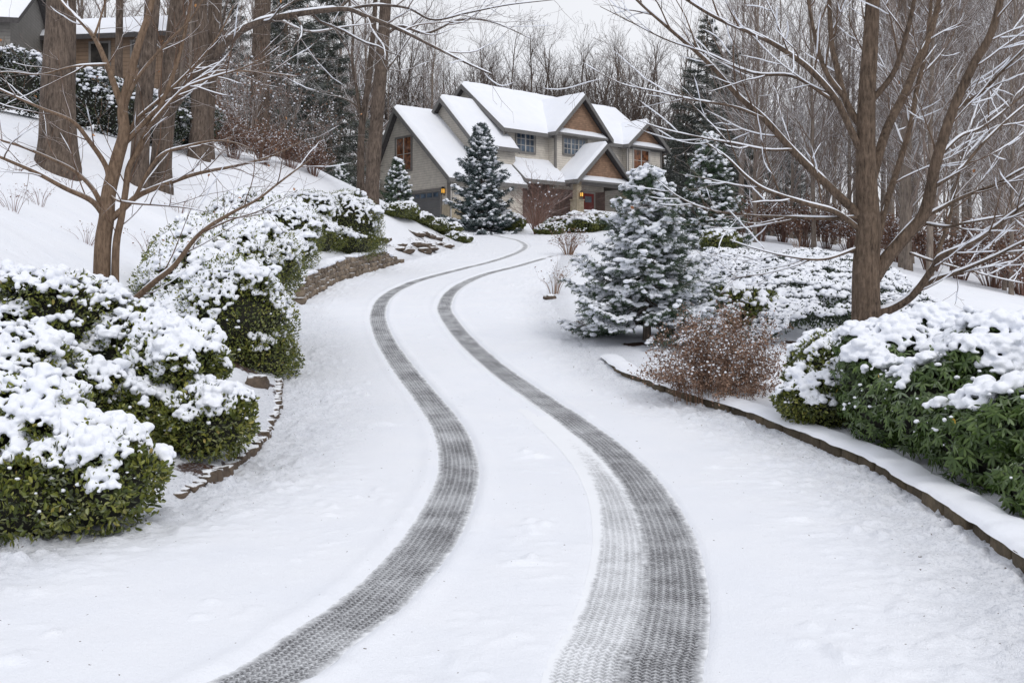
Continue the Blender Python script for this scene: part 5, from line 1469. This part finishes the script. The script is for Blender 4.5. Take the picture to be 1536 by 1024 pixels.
    mb = MB(); mb.box((13.65, 1.315, 2.2), (14.35, 1.33, 2.65)); mb.build('pane', M['glass'], dr, False)
    mb = MB(); mb.add(*tube(np.array([(13.52, 1.29, 1.45), (13.52, 1.29, 1.65)]), np.full(2, .02), 8)); mb.build('handle', M['metal'], dr)
    mb = MB(); mb.box((13.25, 1.31, .56), (13.39, 1.40, 3.0)); mb.box((14.61, 1.31, .56), (14.75, 1.40, 3.0)); mb.box((13.39, 1.312, 2.86), (14.61, 1.40, 3.0)); mb.build('door_frame', M['lighttrim'], dr, False)
    # --- lamps
    for (t, v, z) in ((-.16, .55, 1.95), (10.5, -1.38, 2.25)):
        mb = MB(); mb.box((t - .1, v - .1, z + .27), (t + .1, v + .1, z + .33)); mb.box((t - .06, v - .06, z + .33), (t + .06, v + .06, z + .40)); mb.box((t - .1, v - .1, z - .05), (t + .1, v + .1, z))
        mb.box((t - .02, v - .02, z - .14), (t + (.17 if t < 0 else .02), v + (.02 if t < 0 else .3), z - .1))
        for a in (-1, 1):
            for b in (-1, 1): mb.box((t + a * .085 - .012, v + b * .085 - .012, z), (t + a * .085 + .012, v + b * .085 + .012, z + .27))
        lp = mb.build('wall_lamp', M['metal'], root, False)
        mb = MB(); mb.box((t - .07, v - .07, z + .003), (t + .07, v + .07, z + .267)); mb.build('lamp_glass', M['amber'], lp, False)
    # --- roof vents
    mb = MB(); mb.box((8.2, 5.9, 9.6), (8.6, 6.3, 10.75)); mb.build('chimney', M['trim'], root, False)
    mb = MB(); mb.add(*tube(np.array([(16.9, 5.2, 10.0), (16.9, 5.2, 10.9)]), np.full(2, .09), 8)); mb.build('roof_vent', M['metal'], root)
house()

def neighbour(name, label, px, Y, rz, wd, dp, hw, hr, wallm, seed, base=0., sub=False):
    x = at(px, Y); z = h1(x, Y) + base
    root = thing(name, label, 'house', (x, Y, z), rz)
    mb = MB(); prism(mb, [(0, -2.), (0, hw), (dp / 2, hw + hr), (dp, hw), (dp, -2.)], -wd / 2, wd / 2); mb.build('wall', M[wallm], root, False)
    for c in ([(-wd / 2 - .5, -.5, hw - .4), (wd / 2 + .5, -.5, hw - .4), (wd / 2 + .5, dp / 2, hw + hr + .12), (-wd / 2 - .5, dp / 2, hw + hr + .12)],
              [(wd / 2 + .5, dp + .5, hw - .4), (-wd / 2 - .5, dp + .5, hw - .4), (-wd / 2 - .5, dp / 2, hw + hr + .12), (wd / 2 + .5, dp / 2, hw + hr + .12)]):
        mb = MB(); slab(mb, c, -.25, 0); r = mb.build('roof', M['roof'], root, False)
        mb = MB(); snow_slab(mb, c, .2, 24, 12, seed); mb.build('snow', M['snow'], r)
    for i in range(3):
        a = -wd / 2 + wd * (i + .5) / 3
        mb = MB(); zc = hw * .5
        for b in ((a - .62, a - .5, zc - .72, zc + .72), (a + .5, a + .62, zc - .72, zc + .72), (a - .5, a + .5, zc + .6, zc + .72), (a - .5, a + .5, zc - .72, zc - .6)): mb.box((b[0], -.05, b[2]), (b[1], .03, b[3]))
        fr = mb.build('window', M['trim'], root, False)
        mb = MB(); mb.box((a - .5, -.02, zc - .6), (a + .5, .02, zc + .6)); mb.build('pane', M['darkglass'], fr, False)
    return root
neighbour('hill_house', 'grey-sided neighbouring house cut off at the top left corner', -125, 46, .2, 8, 8, 2.9, 2.4, 'siding_grey', 3, .5)
neighbour('hill_house', 'tan neighbouring house with snowy roof behind the left oaks', 150, 52, -.15, 7, 7, 2.8, 1.2, 'tanwall', 5, 2.0)
neighbour('hill_house', 'distant low building with a snowy roof left of the forked bank tree', 500, 66, .1, 5, 5, 1.9, 1.2, 'brick', 6, .2)

for o in list(bpy.data.meshes):
    if o.users == 0: bpy.data.meshes.remove(o)
